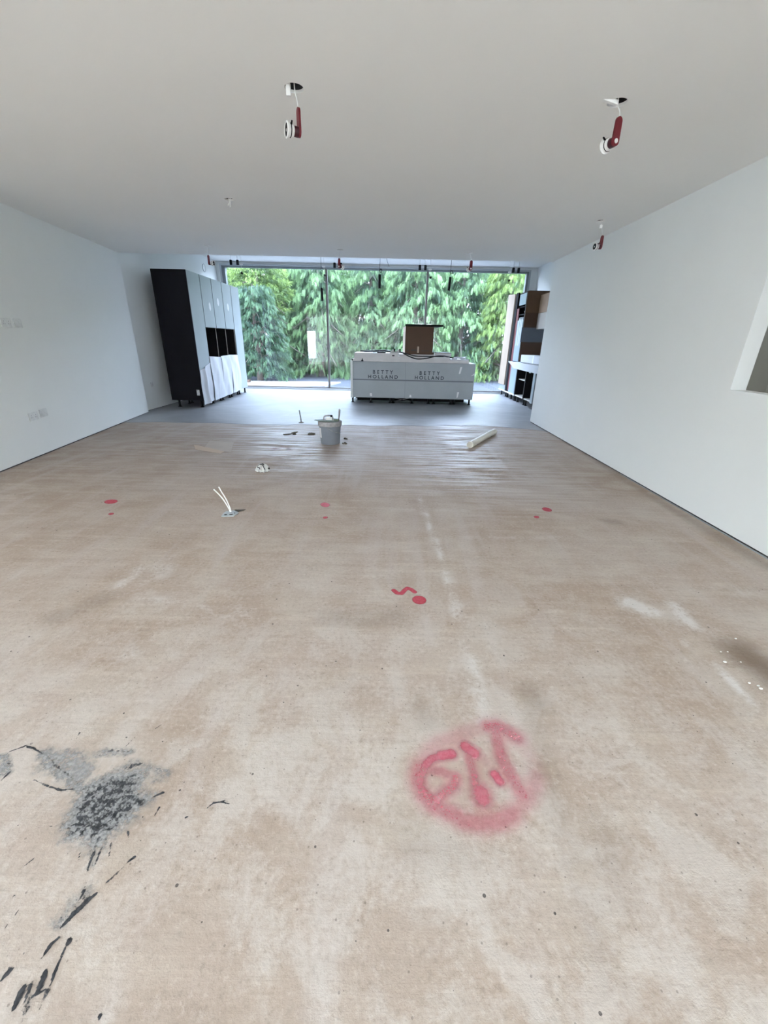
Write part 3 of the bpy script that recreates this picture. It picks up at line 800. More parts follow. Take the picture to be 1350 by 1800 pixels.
zg = .495
for (x0, x1) in ((IX0 + .055, .338), (.342, IX1)):
    mb = MB(); mb.add(*wrapsheet(x0, x1, zg + .018, IZ1 - .004, IY0 - .012)); mb.obj('upper_sheet', M['wrap'], isl, True)
    mb = MB(); mb.add(*wrapsheet(x0, x1, IZ0, zg - .010, IY0 - .010)); mb.obj('lower_sheet', M['wrap'], isl, True)
B(IX0 + .055, IX1, IY0 - .003, IY0 + .001, IZ0, IZ1).obj('front_panel', nmat('groove_shade_board', (.17, .19, .21), .5, var=.03), isl)  # board coloured dark for the shade in the groove


def text_part(body, x0, x1, z0, y, parent, space, mat):
    cu = bpy.data.curves.new('lettering', 'FONT'); cu.body = body; cu.size = .1; cu.extrude = .0008; cu.space_character = space; cu.offset = .0022
    tmp = bpy.data.objects.new('lettering', cu); COL.objects.link(tmp)
    bpy.context.view_layer.update()
    me = bpy.data.meshes.new_from_object(tmp.evaluated_get(bpy.context.evaluated_depsgraph_get()))
    bpy.data.objects.remove(tmp); bpy.data.curves.remove(cu)
    xs = [v.co.x for v in me.vertices]; ys = [v.co.y for v in me.vertices]
    sx = (x1 - x0) / (max(xs) - min(xs)); m0 = min(xs); y00 = min(ys)
    sz = z0[1] - z0[0]; sz /= (max(ys) - y00)
    for v in me.vertices: v.co = Vector((x0 + (v.co.x - m0) * sx, y - v.co.z, z0[0] + (v.co.y - y00) * sz))
    vs = [v.co.copy() for v in me.vertices]; par = list(range(len(vs)))
    def find(i):
        while par[i] != i: par[i] = par[par[i]]; i = par[i]
        return i
    for p in me.polygons:
        for q in p.vertices: par[find(q)] = find(p.vertices[0])
    groups = {}
    for p in me.polygons: groups.setdefault(find(p.vertices[0]), []).append(list(p.vertices))
    for fs in groups.values():                               # every letter is a piece of its own
        ids = sorted({i for f in fs for i in f}); mp = {i: k for k, i in enumerate(ids)}
        MB().add([vs[i] for i in ids], [[mp[i] for i in f] for f in fs]).obj('letter', mat, parent)
    bpy.data.meshes.remove(me)


for (a0, a1, b0, b1) in ((-.366, .068, -.468, .174), (.644, 1.083, .546, 1.176)):
    text_part('BETTY', a0, a1, (.622, .700), IY0 - .018, isl, 1.75, M['print'])
    text_part('HOLLAND', b0, b1, (.527, .602), IY0 - .018, isl, 1.5, M['print'])
for pts in ([(1.49, .66), (1.525, .66), (1.555, .80), (1.515, .80)], [(1.485, .155), (1.51, .165), (1.535, .28), (1.49, .28)], [(-.43, .16), (-.38, .15), (-.385, .215), (-.43, .215)], [(.445, .145), (.49, .145), (.485, .19), (.45, .20)],
            [(1.75, .62), (1.838, .64), (1.838, .68), (1.80, .655)]):
    MB().slab([(x, IY0 - .0185, z) for x, z in pts], (0, .002, 0)).obj('tape_strip', M['tape'], isl)
for x in (-.815, -.405, .025, .089, .51, .879, .993, 1.376, 1.44, 1.785): leg(x, IY0 + .07, IZ0, isl, .021)
for x in (-.78, .05, .9, 1.74): leg(x, IY1 - .08, IZ0, isl, .020)
B(IX0 + .12, IX1 - .12, 9.80, 9.82, .012, IZ0).obj('shade_board', M['inside'], isl)  # dark board added to block the bright floor behind the feet
for pa, pb in (((.10, 9.62, .02), (.50, 9.62, .115)), ((.10, 9.62, .10), (.50, 9.63, .03))): MB().tube([pa, pb], .006, 6).obj('brace', M['steel'], isl)

# stacked slabs, box and clutter on the island
s1 = B(-.80, 1.70, IY0 + .01, 10.30, .87, .932, .006).obj('stone_slab', M['slabw']); tag(s1, 'long pale slab lying directly on the island, lowest of the stack', 'slab', 'pale slabs on the island')
MB().box(-.795, 1.22, IY0 + .03, 10.28, .932, .968, .005).obj('tmp_a', None)
bpy.data.objects.remove(bpy.data.objects['tmp_a'])
s2 = B(-.775, 1.28, IY0 + .02, 10.25, .932, .985, .006).obj('stone_slab', M['slabw']); tag(s2, 'long pale slab second from the bottom of the island stack', 'slab', 'pale slabs on the island')
s3 = B(-.765, .18, IY0 + .03, 10.22, .985, 1.045, .006).obj('stone_slab', M['slabw']); tag(s3, 'short pale slab on top of the left half of the island stack', 'slab', 'pale slabs on the island')
s4 = B(.2, .96, IY0 + .05, 10.2, .985, 1.03, .004).obj('packing_board', M['slabw']); tag(s4, 'thin pale board under the brown cardboard box', 'board')
tag(MB().slab([(1.30, IY0 + .04, .932), (1.72, IY0 + .16, .932), (1.66, 10.1, .932), (1.30, 10.1, .932)], (0, 0, .02)).obj('packing_sheet', M['foam']), 'loose white sheet on the right end of the island', 'packing sheet')
bxn = thing('cardboard_box', 'brown cardboard box on top of the island stack', 'box', (.62, 9.62, 1.03), math.radians(4))
B(-.305, .30, 0, .50, 0, .555, .004).obj('box_body', M['card'], bxn)
B(-.3075, -.305, .01, .49, .01, .55).obj('pale_side', M['cardside'], bxn)  # left side of the box, coloured paler than the front
for x0, x1, zz in ((-.255, -.23, .07), (-.175, -.155, .075), (-.15, -.13, .075), (-.125, -.105, .075), (-.10, -.08, .075), (-.07, -.055, .075), (-.02, -.01, .08), (.06, .09, .072), (.095, .13, .072), (.14, .165, .072), (.17, .22, .072)):
    B(x0, x1, -.0015, 0, zz, zz + (.02 if x0 < 0 else .010)).obj('printed_mark', M['print'], bxn)
B(-.04, .0, -.002, 0, .03, .16).obj('tape_strip', M['cardside'], bxn)
B(.30, .345, .10, .45, 0, .045, .003).obj('bottom_flap', M['card'], bxn)
pn = MB().slab([(.30, 9.52, 1.590), (1.10, 9.50, 1.588), (1.06, 10.18, 1.588), (.36, 10.2, 1.590)], (0, 0, .034)).obj('dark_panel', nmat('dark_green_black_panel', (0.011, 0.014, 0.011), .7, spec=.1, var=.15)); tag(pn, 'thin dark panel lying across the top of the cardboard box', 'panel')
t = thing('tile_stack', 'short stack of pale boards with a dark top, right of the cardboard box', 'boards', (1.14, 9.72, .985))
B(-.13, .20, 0, .42, 0, .078, .003).obj('pale_board', M['slabw'], t); B(-.13, .20, -.004, .42, .078, .094, .002).obj('dark_board', M['black'], t)


def curve_pts(ctrl, n=8):
    P_ = [Vector(c) for c in ctrl]; P_ = [P_[0] * 2 - P_[1]] + P_ + [P_[-1] * 2 - P_[-2]]
    out = []
    for i in range(1, len(P_) - 2):
        for k in range(n):
            t_ = k / n; a, b_, c, d = P_[i - 1:i + 3]
            out.append(.5 * ((2 * b_) + (c - a) * t_ + (2 * a - 5 * b_ + 4 * c - d) * t_ ** 2 + (3 * b_ - a - 3 * c + d) * t_ ** 3))
    out.append(P_[-2]); return out


YI = IY0 + .015
tag(MB().tube(curve_pts([(.02, 9.6, 1.07), (.20, 9.55, 1.075), (.30, YI - .01, 1.04), (.42, YI - .022, .985), (.58, YI - .03, .945), (.78, YI - .022, .962), (.98, YI, 1.005), (1.15, 9.5, 1.01), (1.30, 9.55, .985), (1.45, 9.6, .965)]), .012, 8).obj('power_cable', M['cable'], None, True),
    'black cable drooping in a long loop over the front edge of the stack', 'cable')
tag(MB().tube(curve_pts([(.05, 9.65, 1.075), (.22, 9.57, 1.07), (.36, YI + .005, 1.04), (.55, YI + .01, 1.001), (.9, YI + .03, .998), (1.15, 9.52, .999)]), .0105, 8).obj('power_cable', M['cable'], None, True), 'black cable lying straight along the stack above the drooping one', 'cable')
tag(MB().tube(curve_pts([(-.66, 9.8, 1.075), (-.5, 9.72, 1.068), (-.3, 9.7, 1.085), (-.12, 9.75, 1.09), (0.0, 9.66, 1.075), (.1, 9.6, 1.07)]), .017, 8).obj('power_cable', M['cable'], None, True), 'thick black cable bundle on the left end of the stack', 'cable')
tag(MB().tube(curve_pts([(-.38, 9.52, 1.057), (-.28, 9.55, 1.062), (-.2, 9.68, 1.075), (-.1, 9.8, 1.085)]), .007, 6).obj('power_cable', M['cable'], None, True), 'thin black cable end left of the black bar on the stack', 'cable')
tag(B(-.285, -.10, 9.50, 9.56, 1.045, 1.072, .006).obj('black_bar', M['black']), 'short flat black bar at the front of the upper slab', 'tool')
t = thing('pair_of_clips', 'two grey spring clips with black jaws on the upper slab', 'clips', (.10, 9.53, 1.045))
for k, (x, r) in enumerate(((-.05, 0), (.07, 0))):
    MB().slab([(x - .07, 0, 0), (x + .055, 0, 0), (x + .06, 0, .04), (x + .02, 0, .075), (x - .01, 0, .07)], (0, .06, 0)).obj('clip_body', M['steel'], t)
    MB().slab([(x + .02, -.004, .03), (x + .05, -.004, .03), (x + .055, -.004, .085), (x + .02, -.004, .095)], (0, .07, 0)).obj('jaw', M['black'], t)
tag(B(.04, .09, IY0 + .015, IY0 + .06, .988, 1.008, .003).obj('black_spacer', M['black']), 'tiny black spacer on the face of the upper slab', 'spacer')
for x, h, lab in ((-.42, .13, 'left of the two short upright rods on the island stack'), (-.345, .11, 'right of the two short upright rods on the island stack')):
    tag(MB().tube([(x, 9.85, 1.045), (x + .005, 9.85, 1.045 + h * .6), (x - .004, 9.85, 1.045 + h)], .008, 8).obj('upright_rod', M['steel'], None, True), lab, 'rod', 'upright rods')
tag(B(-.83, -.75, 9.46, 9.9, .875, .915, .006).obj('black_block', M['black']), 'small dark block tucked beside the slabs at the left end', 'block')
tag(MB().lathe([(.022, 0), (.028, .012), (.012, .03), (.010, .055), (0, .058)], 10, (-.60, IY0 + .012, .872)).obj('black_knob', M['black'], None, True), 'small black stopper in the joint at the left of the slabs', 'knob')  # small black knob, a loose piece of its own
for x, y, r in ((1.50, 9.75, .03), (1.58, 9.9, .025), (1.44, 9.62, .02)):
    pass
tag(MB().tube(curve_pts([(1.36, 9.6, .965), (1.46, 9.52, .985), (1.58, 9.62, .965), (1.66, 9.75, .985), (1.54, 9.9, .965)]), .018, 7).obj('plastic_strip', M['foam'], None, True), 'crumpled pale plastic strip at the right end of the island', 'strip')

# ---------------------------------------------------------------- right-hand kitchen run
XQ = 3.0
t = thing('tall_cabinet', 'tall cabinet behind cream card in the right-hand run, beside the window', 'cabinet', (0, 11.19, 0))
car = MB(); car.box(XQ + .03, 3.6, 0, .018, .14, 2.40); car.box(XQ + .03, 3.6, .60, .618, .14, 2.40); car.box(XQ + .03, 3.6, 0, .618, 2.382, 2.40); car.box(XQ + .03, 3.6, 0, .618, .14, .16); car.box(3.58, 3.6, 0, .618, .14, 2.4)
car.obj('carcass', M['inside'], t)
B(XQ, XQ + .022, .01, .61, .15, 2.40, .002).obj('door', M['door'], t)
B(XQ - .004, XQ + .03, 0, .618, .135, .16).obj('plinth_rail', M['white'], t)
for ly in (.08, .54): leg(XQ + .07, ly, .14, t)
cc = MB(); cc.slab([(XQ - .03, 11.225, .30), (XQ - .03, 11.825, .29), (XQ - .03, 11.82, 2.43), (XQ - .03, 11.20, 2.395)], (.028, 0, 0))
tag(cc.obj('cream_card', M['cream']), 'tall cream sheet of card covering the cabinet beside the window', 'card sheet')

t = thing('tall_cabinet', 'tall half-open cabinet with brown side panel in the right-hand run', 'cabinet', (0, 10.30, 0))
car = MB(); w = .87
car.box(XQ + .03, 3.6, 0, .018, .14, 2.38); car.box(XQ + .03, 3.6, w - .02, w, .14, 2.40); car.box(XQ + .03, 3.6, 0, w, 2.362, 2.38); car.box(XQ + .03, 3.6, 0, w, .14, .16); car.box(3.58, 3.6, 0, w, .14, 2.38)
car.box(XQ + .05, 3.6, .018, w - .02, 2.08, 2.10); car.box(XQ + .03, 3.6, .018, w - .02, 1.91, 1.93); car.box(XQ + .05, 3.6, .3, w - .02, .88, .90)
car.obj('carcass', M['inside'], t)
B(XQ + .01, XQ + .03, .06, .60, 2.12, 2.35, .002).obj('door', M['bluefront'], t)
B(XQ + .012, XQ + .03, .06, .56, .90, 1.80, .002).obj('door', M['bluefront'], t)
B(XQ, XQ + .022, .04, .56, .16, .84, .002).obj('door', M['bluefront'], t)
B(XQ + .01, XQ + .03, .56, .72, .19, 2.06).obj('edge_strip', M['redtape'], t)
B(XQ - .002, XQ + .03, .72, w, .16, 2.41).obj('side_edge', M['inside'], t)
B(XQ - .002, XQ + .03, 0, .05, .86, 2.37).obj('side_edge', M['inside'], t)
B(XQ - .004, XQ + .03, 0, w, .135, .165).obj('plinth_rail', M['white'], t)
for k, (ya_, yb_) in enumerate(((.16, .20), (.27, .31), (.40, .44))): B(XQ + .006, XQ + .012, ya_, yb_, 1.25, 1.83).obj('wrap_fold', M['tape'], t)
B(XQ + .02, XQ + .2, .10, .5, 1.80, 1.86, .01).obj('rail', M['slate'], t)
sp_ = B(XQ - .001, 3.6, -.014, -.002, .90, 2.37).obj('side_panel', M['wood'], t)
B(XQ + .004, 3.59, -.018, -.014, 1.635, 1.94).obj('brown_sheet', M['dkbrown'], t)
B(XQ - .03, 3.59, -.024, -.018, 1.33, 1.635).obj('grey_sheet', M['slate'], t)
B(XQ - .01, 3.59, -.030, -.024, 1.06, 1.33).obj('brown_sheet', M['dkbrown'], t)
for ly in (.08, .17, .46, .80): leg(XQ + .07, ly, .14, t)
tag(MB().ball((XQ + .10, 10.50, 1.975), (.06, .10, .045), 14, 8).obj('white_bowl', M['white'], None, True), 'small rounded white object on the upper shelf of the half-open cabinet', 'object')

t = thing('wall_cabinet', 'open wall cabinet of brown wood above the white worktop', 'cabinet', (0, 8.3, 0))
B(3.28, 3.60, 0, 1.95, 1.93, 2.29, .002).obj('cabinet_body', M['lit_wood'], t)
B(3.28, 3.60, 0, 1.95, 1.60, 1.925, .002).obj('lower_panel', M['beige'], t)
B(3.265, 3.28, 0, .75, 1.59, 2.0).obj('dark_edge', M['inside'], t)
lw = MB()
base = []
t = thing('base_cabinet', 'open black base cabinet with one shelf under the white worktop', 'cabinet', (0, 9.60, 0))
car = MB(); w = .70
car.box(XQ, 3.6, 0, .02, .14, .84); car.box(XQ, 3.6, w - .02, w, .14, .84); car.box(3.58, 3.6, 0, w, .14, .84); car.box(XQ, 3.6, 0, w, .82, .84)
car.obj('carcass', M['inside'], t)
B(XQ + .01, 3.58, .02, w - .02, .14, .165).obj('bottom_board', M['edge'], t); B(XQ + .06, 3.58, .02, w - .02, .51, .53).obj('shelf', M['edge'], t)
B(XQ - .002, XQ, 0, .02, .14, .84).obj('edge_strip', M['brownedge'], t)
for lx, ly in ((XQ + .06, .06), (XQ + .06, .55), (XQ + .5, .06), (XQ + .5, .55)): leg(lx, ly, .14, t)
t = thing('base_cabinet', 'open black base cabinet nearest the white wall corner', 'cabinet', (0, 8.92, 0))
car = MB(); w = .67
car.box(XQ, 3.6, 0, .02, .14, .84); car.box(XQ, 3.6, w - .02, w, .14, .84); car.box(3.58, 3.6, 0, w, .14, .84); car.box(XQ, 3.6, 0, w, .82, .84)
car.obj('carcass', M['inside'], t)
B(XQ + .01, 3.58, .02, w - .02, .14, .165).obj('bottom_board', M['edge'], t)
B(XQ + .02, XQ + .03, .45, .56, .71, .735).obj('hinge_plate', M['galv'], t)
B(XQ - .022, XQ, -.02, .115, .13, .76, .002).obj('door', M['door'], t)
for lx, ly in ((XQ + .06, .61), (XQ + .06, .10), (XQ + .5, .30)): leg(lx, ly, .14, t)
t = thing('base_cabinet', 'pale base cabinet partly hidden by the white wall corner', 'cabinet', (0, 8.0, 0))
B(XQ, 3.6, 0, .90, .14, .84, .002).obj('carcass', M['door'], t)
for ly in (.1, .8): leg(XQ + .06, ly, .14, t)
tag(B(XQ - .02, 3.6, 8.0, 10.27, .845, .885, .004).obj('worktop', M['white']), 'long white worktop along the right-hand kitchen run', 'worktop')
cv = MB(); cv.slab([(XQ - .035, 11.08, .885), (XQ - .035, 10.50, .745), (XQ - .035, 9.0, .735), (XQ - .035, 8.02, .735), (XQ - .035, 8.02, .905), (XQ - .035, 10.3, .90)], (.012, 0, 0))
cv.slab([(XQ - .035, 8.02, .893), (3.55, 8.02, .893), (3.55, 10.26, .893), (XQ - .035, 10.26, .893)], (0, 0, .012))
tag(cv.obj('packing_sheet', M['foam']), 'white packing sheet draped over the front of the right worktop', 'packing sheet')
t = thing('foam_pack', 'long white foam pack with a tape band on the right worktop', 'pack', (3.03, 8.1, .906))
B(0, .30, 0, 2.165, 0, .155, .015).obj('foam_body', M['foam'], t); B(-.002, .302, 1.22, 1.30, -.0, .1565).obj('tape_band', M['tape'], t)
tag(MB().slab([(3.02, 8.6, .907), (3.12, 8.5, .907), (3.12, 9.0, .907), (3.04, 9.05, .907)], (0, 0, .018)).obj('black_offcut', M['black']), 'black offcut lying in front of the foam pack', 'offcut')

# ---------------------------------------------------------------- lamps hanging from the ceiling
def stadium(c, length, r, n=10):
    """outline in local y/z, centre of the lower round at c, running up by length"""
    pts = []
    for k in range(n + 1): a = PI + PI * k / n; pts.append((math.cos(a) * r + c[0], math.sin(a) * r + c[1]))
    for k in range(n + 1): a = PI * k / n; pts.append((math.cos(a) * r * .9 + c[0], math.sin(a) * r * .9 + c[1] + length))
    return pts


def lamp_parts(root, up):
    """root at the middle of the barrel; local +X is the way the lens looks; up: cable height to the ceiling"""
    pad = MB(); pts = stadium((0, 0), .085, .0225)
    pad.slab([(-.040, a, b_) for a, b_ in pts], (.011, 0, 0)); pad.obj('red_bracket', M['red'], root, True)
    MB().lathe([(.011, 0), (.011, .003), (0, .0035)], 16, (-.040, 0, 0), (-1, 0, 0)).obj('bracket_button', M['white'], root, True)
    MB().lathe([(.0235, 0), (.0235, .026), (.022, .028)], 24, (-.029, 0, 0), (1, 0, 0)).obj('hub', M['darkred'], root, True)
    MB().lathe([(.026, 0), (.029, .006), (.029, .028), (.031, .032)], 28, (-.002, 0, 0), (1, 0, 0)).obj('barrel', M['white'], root, True)
    MB().lathe([(.0295, 0), (.0315, .0025), (.0295, .005)], 28, (.012, 0, 0), (1, 0, 0)).obj('seal_ring', M['black'], root, True)
    MB().lathe([(.031, 0), (.037, .001), (.037, .006), (.031, .009), (.028, .007), (.028, .004), (.0, .004)], 28, (.030, 0, 0), (1, 0, 0)).obj('bezel', M['white'], root, True)
    MB().lathe([(.0275, 0), (.0275, .0015), (.007, .0016), (0, .0016)], 24, (.0345, 0, 0), (1, 0, 0)).obj('lens', M['black'], root, True)
    MB().ball((.0365, 0, -.002), (.0015, .007, .007), 10, 6).obj('bulb', M['white'], root, True)
    MB().slab([(.01, .024, .020), (.02, .024, .020), (.018, .040, .030), (.012, .040, .030)], (0, .003, -.004)).obj('spring_clip', M['black'], root)


LAMPS = [  # hole index, x, y, z of barrel centre, heading, label
    (0, -.553, 2.824, 2.304, math.radians(208), 'unfitted downlight hanging by its cable, nearest on the left of the ceiling'),
    (1, 1.190, 2.913, 2.308, math.radians(111), 'unfitted downlight hanging by its cable, nearest on the right of the ceiling'),
    (2, 2.178, 5.17, 2.250, math.radians(191), 'unfitted downlight hanging close to the right wall'),
    (4, -2.62, 6.85, 2.265, math.radians(-9), 'unfitted downlight hanging in front of the black-ended cabinet'),
    (5, -.752, 6.93, 2.268, math.radians(49), 'unfitted downlight hanging in front of the window, left of the box'),
    (6, 1.135, 6.98, 2.282, math.radians(106), 'unfitted downlight hanging in front of the right window pane')]
for hi, x, y, zc, th, lab in LAMPS:
    t = thing('hanging_downlight', lab, 'ceiling lamp', (x, y, zc), th, 'downlights hanging from ceiling holes')
    lamp_parts(t, 0)
    hx, hy = HOLES[hi]
    v = Vector((hx - x, hy - y, 0)); v.rotate(Matrix.Rotation(-th, 3, 'Z'))
    top = Vector((v.x, v.y, H1 - zc + .05))
    off = Vector((-.034, 0, .106))
    MB().tube(curve_pts([tuple(off), (off.x * .8 + top.x * .2, off.y * .8 + top.y * .2, .13), (top.x * .8 + off.x * .2, top.y * .8, H1 - zc - .01), tuple(top)], 6), .0028 if y > 4 else .0032, 6).obj('cable', M['wcable'], t, True)
    if hi in (0, 1, 2):
        d = {0: (-.028, -.012, -.012, (.012, .010, .026), 0), 1: (-.05, -.02, .0, (.045, .012, .010), .25), 2: (.014, -.01, -.052, (.012, .01, .016), 0)}[hi]
        q = Vector((hx + d[0] - x, hy + d[1] - y, 0)); q.rotate(Matrix.Rotation(-th, 3, 'Z'))
        cb = B(-d[3][0], d[3][0], -d[3][1], d[3][1], -d[3][2], d[3][2], .003).obj('connector', M['white'], t)
        cb.location = (q.x, q.y, H1 - zc + d[2]); cb.rotation_euler = (0, d[4], -th)
t = thing('ceiling_cable', 'bare cable ends poking out of the ceiling hole that has no lamp', 'cable', (HOLES[3][0], HOLES[3][1], H1))
MB().tube(curve_pts([(-.005, 0, .06), (.0, -.01, -.02), (-.012, -.015, -.05)]), .004, 6).obj('cable_end', M['wcable'], t, True)
MB().tube(curve_pts([(.01, 0, .06), (.012, -.01, -.015), (.004, -.012, -.065)]), .004, 6).obj('cable_end', M['wcable'], t, True)

# kitchen spots in pairs with a loose connector beside each pair
SP = [(-3.752, 2.845), (-3.597, 2.847), (-1.343, 2.830), (-1.198, 2.830), (.634, 2.820), (.763, 2.820), (2.800, 2.808), (2.920, 2.806)]
where = ['left of the window', 'before the left mullion', 'above the cardboard box', 'at the right end of the window']
for i, (x, zb) in enumerate(SP):
    t = thing('spotlight', ('left' if i % 2 == 0 else 'right') + ' black tube spot of the pair ' + where[i // 2], 'spotlight', (x, 11.0, zb), 0, 'black tube spots below the kitchen ceiling')
    MB().lathe([(.026, 0), (.030, .004), (.030, .095), (.022, .106), (0, .108)], 18).obj('spot_body', M['black'], t, True)
    MB().tube([(0, 0, .10), (0, .003, H2 - zb)], .006, 6).obj('stem', M['white'], t)
for i, (x, zc, zd, dx) in enumerate([(-3.387, 2.802, 2.635, -.006), (-1.538, 2.792, 2.625, .02), (.842, 2.781, 2.625, .02), (2.622, 2.759, 2.602, .009)]):
    t = thing('loose_connector', 'white connector with black bead beside the spots ' + where[i], 'connector', (x, 10.6, zc), 0, 'loose connectors beside the kitchen spots')
    B(-.035, .035, -.012, .012, -.012, .018, .005).obj('connector_body', M['white'], t)
    MB().tube([(0, 0, .01), (.005, 0, .12), (0, 0, H2 - zc)], .003, 6).obj('wire', M['wcable'], t)
    MB().tube([(0, 0, -.01), (dx * .5, 0, -.08), (dx, 0, zd - zc)], .0025, 6).obj('wire', M['wcable'], t)
    MB().ball((dx, 0, zd - zc), .026, 12, 8).obj('bead', M['black'], t, True)
for i, (x, z0, z1, lean) in enumerate([(-1.478, 2.045, 2.290, .010), (-.262, 2.303, 2.560, 0.0), (1.203, 2.289, 2.541, -.012)]):
    t = thing('pendant_lamp', ['slim black tube pendant hanging lowest, before the left mullion', 'slim black tube pendant over the middle of the island', 'slim black tube pendant above the right end of the island'][i], 'pendant lamp', (x, 9.8, z0), 0, 'black tube pendants over the island')
    h = z1 - z0
    MB().tube([(lean, 0, 0), (lean * .9, 0, .004), (-lean * .2, 0, h - .02), (-lean * .3, 0, h)], [.024, .0275, .0275, .022], 16).obj('lamp_tube', M['black'], t, True)
    MB().tube(curve_pts([(-lean * .3, 0, h), (0, 0, h + .12), (0.0, 0, 2.62 - z0), (.006, 0, H2 - z0)]), .004, 6).obj('cable', M['cable'], t, True)
    lp = [( .022 + .022 * math.cos(a), 0, 2.63 - z0 + .03 * math.sin(a)) for a in [PI * 2 * k / 14 for k in range(15)]]
    MB().tube(lp, .006 if i != 1 else .010, 6, False).obj('cable_loop', M['cable'], t, True)
tag(MB().tube(curve_pts([(-.14, 9.9, H2), (-.12, 9.9, 2.85), (-.07, 9.9, 2.72)]), .004, 6).obj('bare_wire', M['cable'], None, True), 'thin bare wire hanging from the kitchen ceiling beside the middle pendant', 'wire')

# ---------------------------------------------------------------- things on the walls
ang = math.atan(0.1447)
SOCK = [(4.523, .432, 'double'), (4.70, .443, 'blank'), (4.53, 1.367, 'double'), (4.70, 1.368, 'blank')]
SLAB = ['dusty double socket low on the left wall', 'blank cover plate low on the left wall, right of the double socket', 'double socket high on the left wall at the photo edge', 'blank cover plate high on the left wall']
for i, (y, zc, kind) in enumerate(SOCK):
    t = thing('wall_socket', SLAB[i], 'socket', (xl(y), y, zc), ang, 'socket plates on the left wall')
    w = .146 if kind == 'double' else .125
    B(0, .010, -w / 2, w / 2, -.043, .043, .003).obj('plate', M['socket'], t)
    if kind == 'double':
        for s in (-.035, .035):
            hb = MB()
            for a, b_ in ((0, .014), (-.011, -.008), (.011, -.008)): hb.box(.010, .0108, s + a - .004, s + a + .004, b_ - .006, b_ + .006)
            hb.obj('socket_hole', M['socketdk'], t)
    else:
        B(.010, .013, -w / 2 + .012, w / 2 - .012, -.031, .031, .002).obj('cover', M['socket'], t)
t = thing('wall_socket', 'single socket low on the left wall beside the black cabinet end', 'socket', (XKL, 7.93, .446), 0, 'socket plates on the left wall')
B(0, .01, -.045, .045, -.043, .043, .003).obj('plate', M['socket'], t)
hb = MB()
for a, b_ in ((0, .014), (-.011, -.008), (.011, -.008)): hb.box(.010, .0108, a - .005, a + .005, b_ - .006, b_ + .006)
hb.obj('socket_hole', M['socketdk'], t)
t = thing('duct_cap', 'round cut-out outlined on the left wall above the tall cabinets', 'vent', (XKL, 11.06, 2.783))
MB().lathe([(.085, 0), (.085, .006), (.078, .008), (.078, .002), (0, .002)], 32, (0, 0, 0), (1, 0, 0)).obj('cap_ring', M['alu'], t, True)
MB().lathe([(.077, 0), (.077, .005), (0, .005)], 32, (.0005, 0, 0), (1, 0, 0)).obj('cap_face', M['paint'], t, True)

# ---------------------------------------------------------------- things on the floor
bk = thing('bucket', 'grey plaster-smeared bucket holding trowels on the concrete', 'bucket', (-.772, 5.45, 0))
MB().lathe([(0, 0.0), (.120, 0), (.124, .006), (.140, .20), (.1435, .235), (.150, .235), (.154, .24), (.156, .285), (.152, .295), (.148, .290), (.140, .235), (.118, .012), (0, .012)], 40).obj('bucket_body', M['bucket'], bk, True)
MB().lathe([(.1505, .236), (.1550, .240), (.1575, .286), (.1530, .2965), (.147, .291)], 40).obj('smeared_rim', M['plaster'], bk, True)
MB().lathe([(0, .262), (.09, .268), (.1415, .262)], 40).obj('mortar', M['plaster'], bk, True)
la = MB(); a0, a1 = math.radians(196), math.radians(222); vs = []; fs = []
for k in range(9):
    a = a0 + (a1 - a0) * k / 8
    for zz in (.085, .215): r = .1255 + .0723 * zz + .0012; vs.append((r * math.cos(a), r * math.sin(a), zz))
for k in range(8): fs.append((2 * k, 2 * k + 2, 2 * k + 3, 2 * k + 1))
la.add(vs, fs).obj('label_patch', M['tape'], bk)
hp = []
for k in range(15):
    a = math.radians(265 + 95 * k / 14); zz = .232 - .075 * math.sin(PI * (k / 14) * .5) - .0
    hp.append((.146 * math.cos(a) * 1.04, .146 * math.sin(a) * 1.04, .225 - .075 * math.sin(PI * k / 14 * .62)))
MB().tube(hp, .003, 6).obj('wire_handle', M['steel'], bk, True)
t = thing('trowel', 'flat trowel with a rounded handle laid across the bucket rim', 'trowel', (-.772, 5.43, .300), math.radians(-4))
MB().slab([(-.195, -.03, .004), (-.12, -.07, -.003), (.11, -.075, -.004), (.11, .06, -.004), (-.10, .06, -.001), (-.19, .0, .004)], (0, 0, .004)).obj('blade', M['green'], t)
MB().tube(curve_pts([(-.075, -.005, .006), (-.07, -.005, .05), (-.03, -.005, .066), (.02, -.005, .066), (.04, -.005, .05), (.045, -.005, .006)]), .010, 8).obj('handle', M['plaster'], t, True)
MB().slab([(-.05, -.012, .01), (.03, -.012, .01), (.028, -.012, .045), (-.045, -.012, .045)], (0, .012, 0)).obj('handle_web', M['white'], t)
MB().tube([(.015, -.006, .062), (.04, -.006, .062)], .014, 8).obj('handle_cap', M['black'], t)
t = thing('filling_knife', 'grey scraper standing upright at the right of the bucket', 'scraper', (-.655, 5.44, .29), 0)
MB().slab([(-.07, 0, -.02), (.0, 0, -.02), (.0, 0, .03), (-.07, 0, .035)], (0, .03, 0)).obj('scraper_blade', M['green'], t)
MB().tube([(-.004, .012, .0), (.003, .012, .05), (.010, .012, .11), (.012, .012, .15), (.008, .012, .162)], [.009, .010, .014, .013, .006], 10).obj('scraper_handle', M['plaster'], t, True)

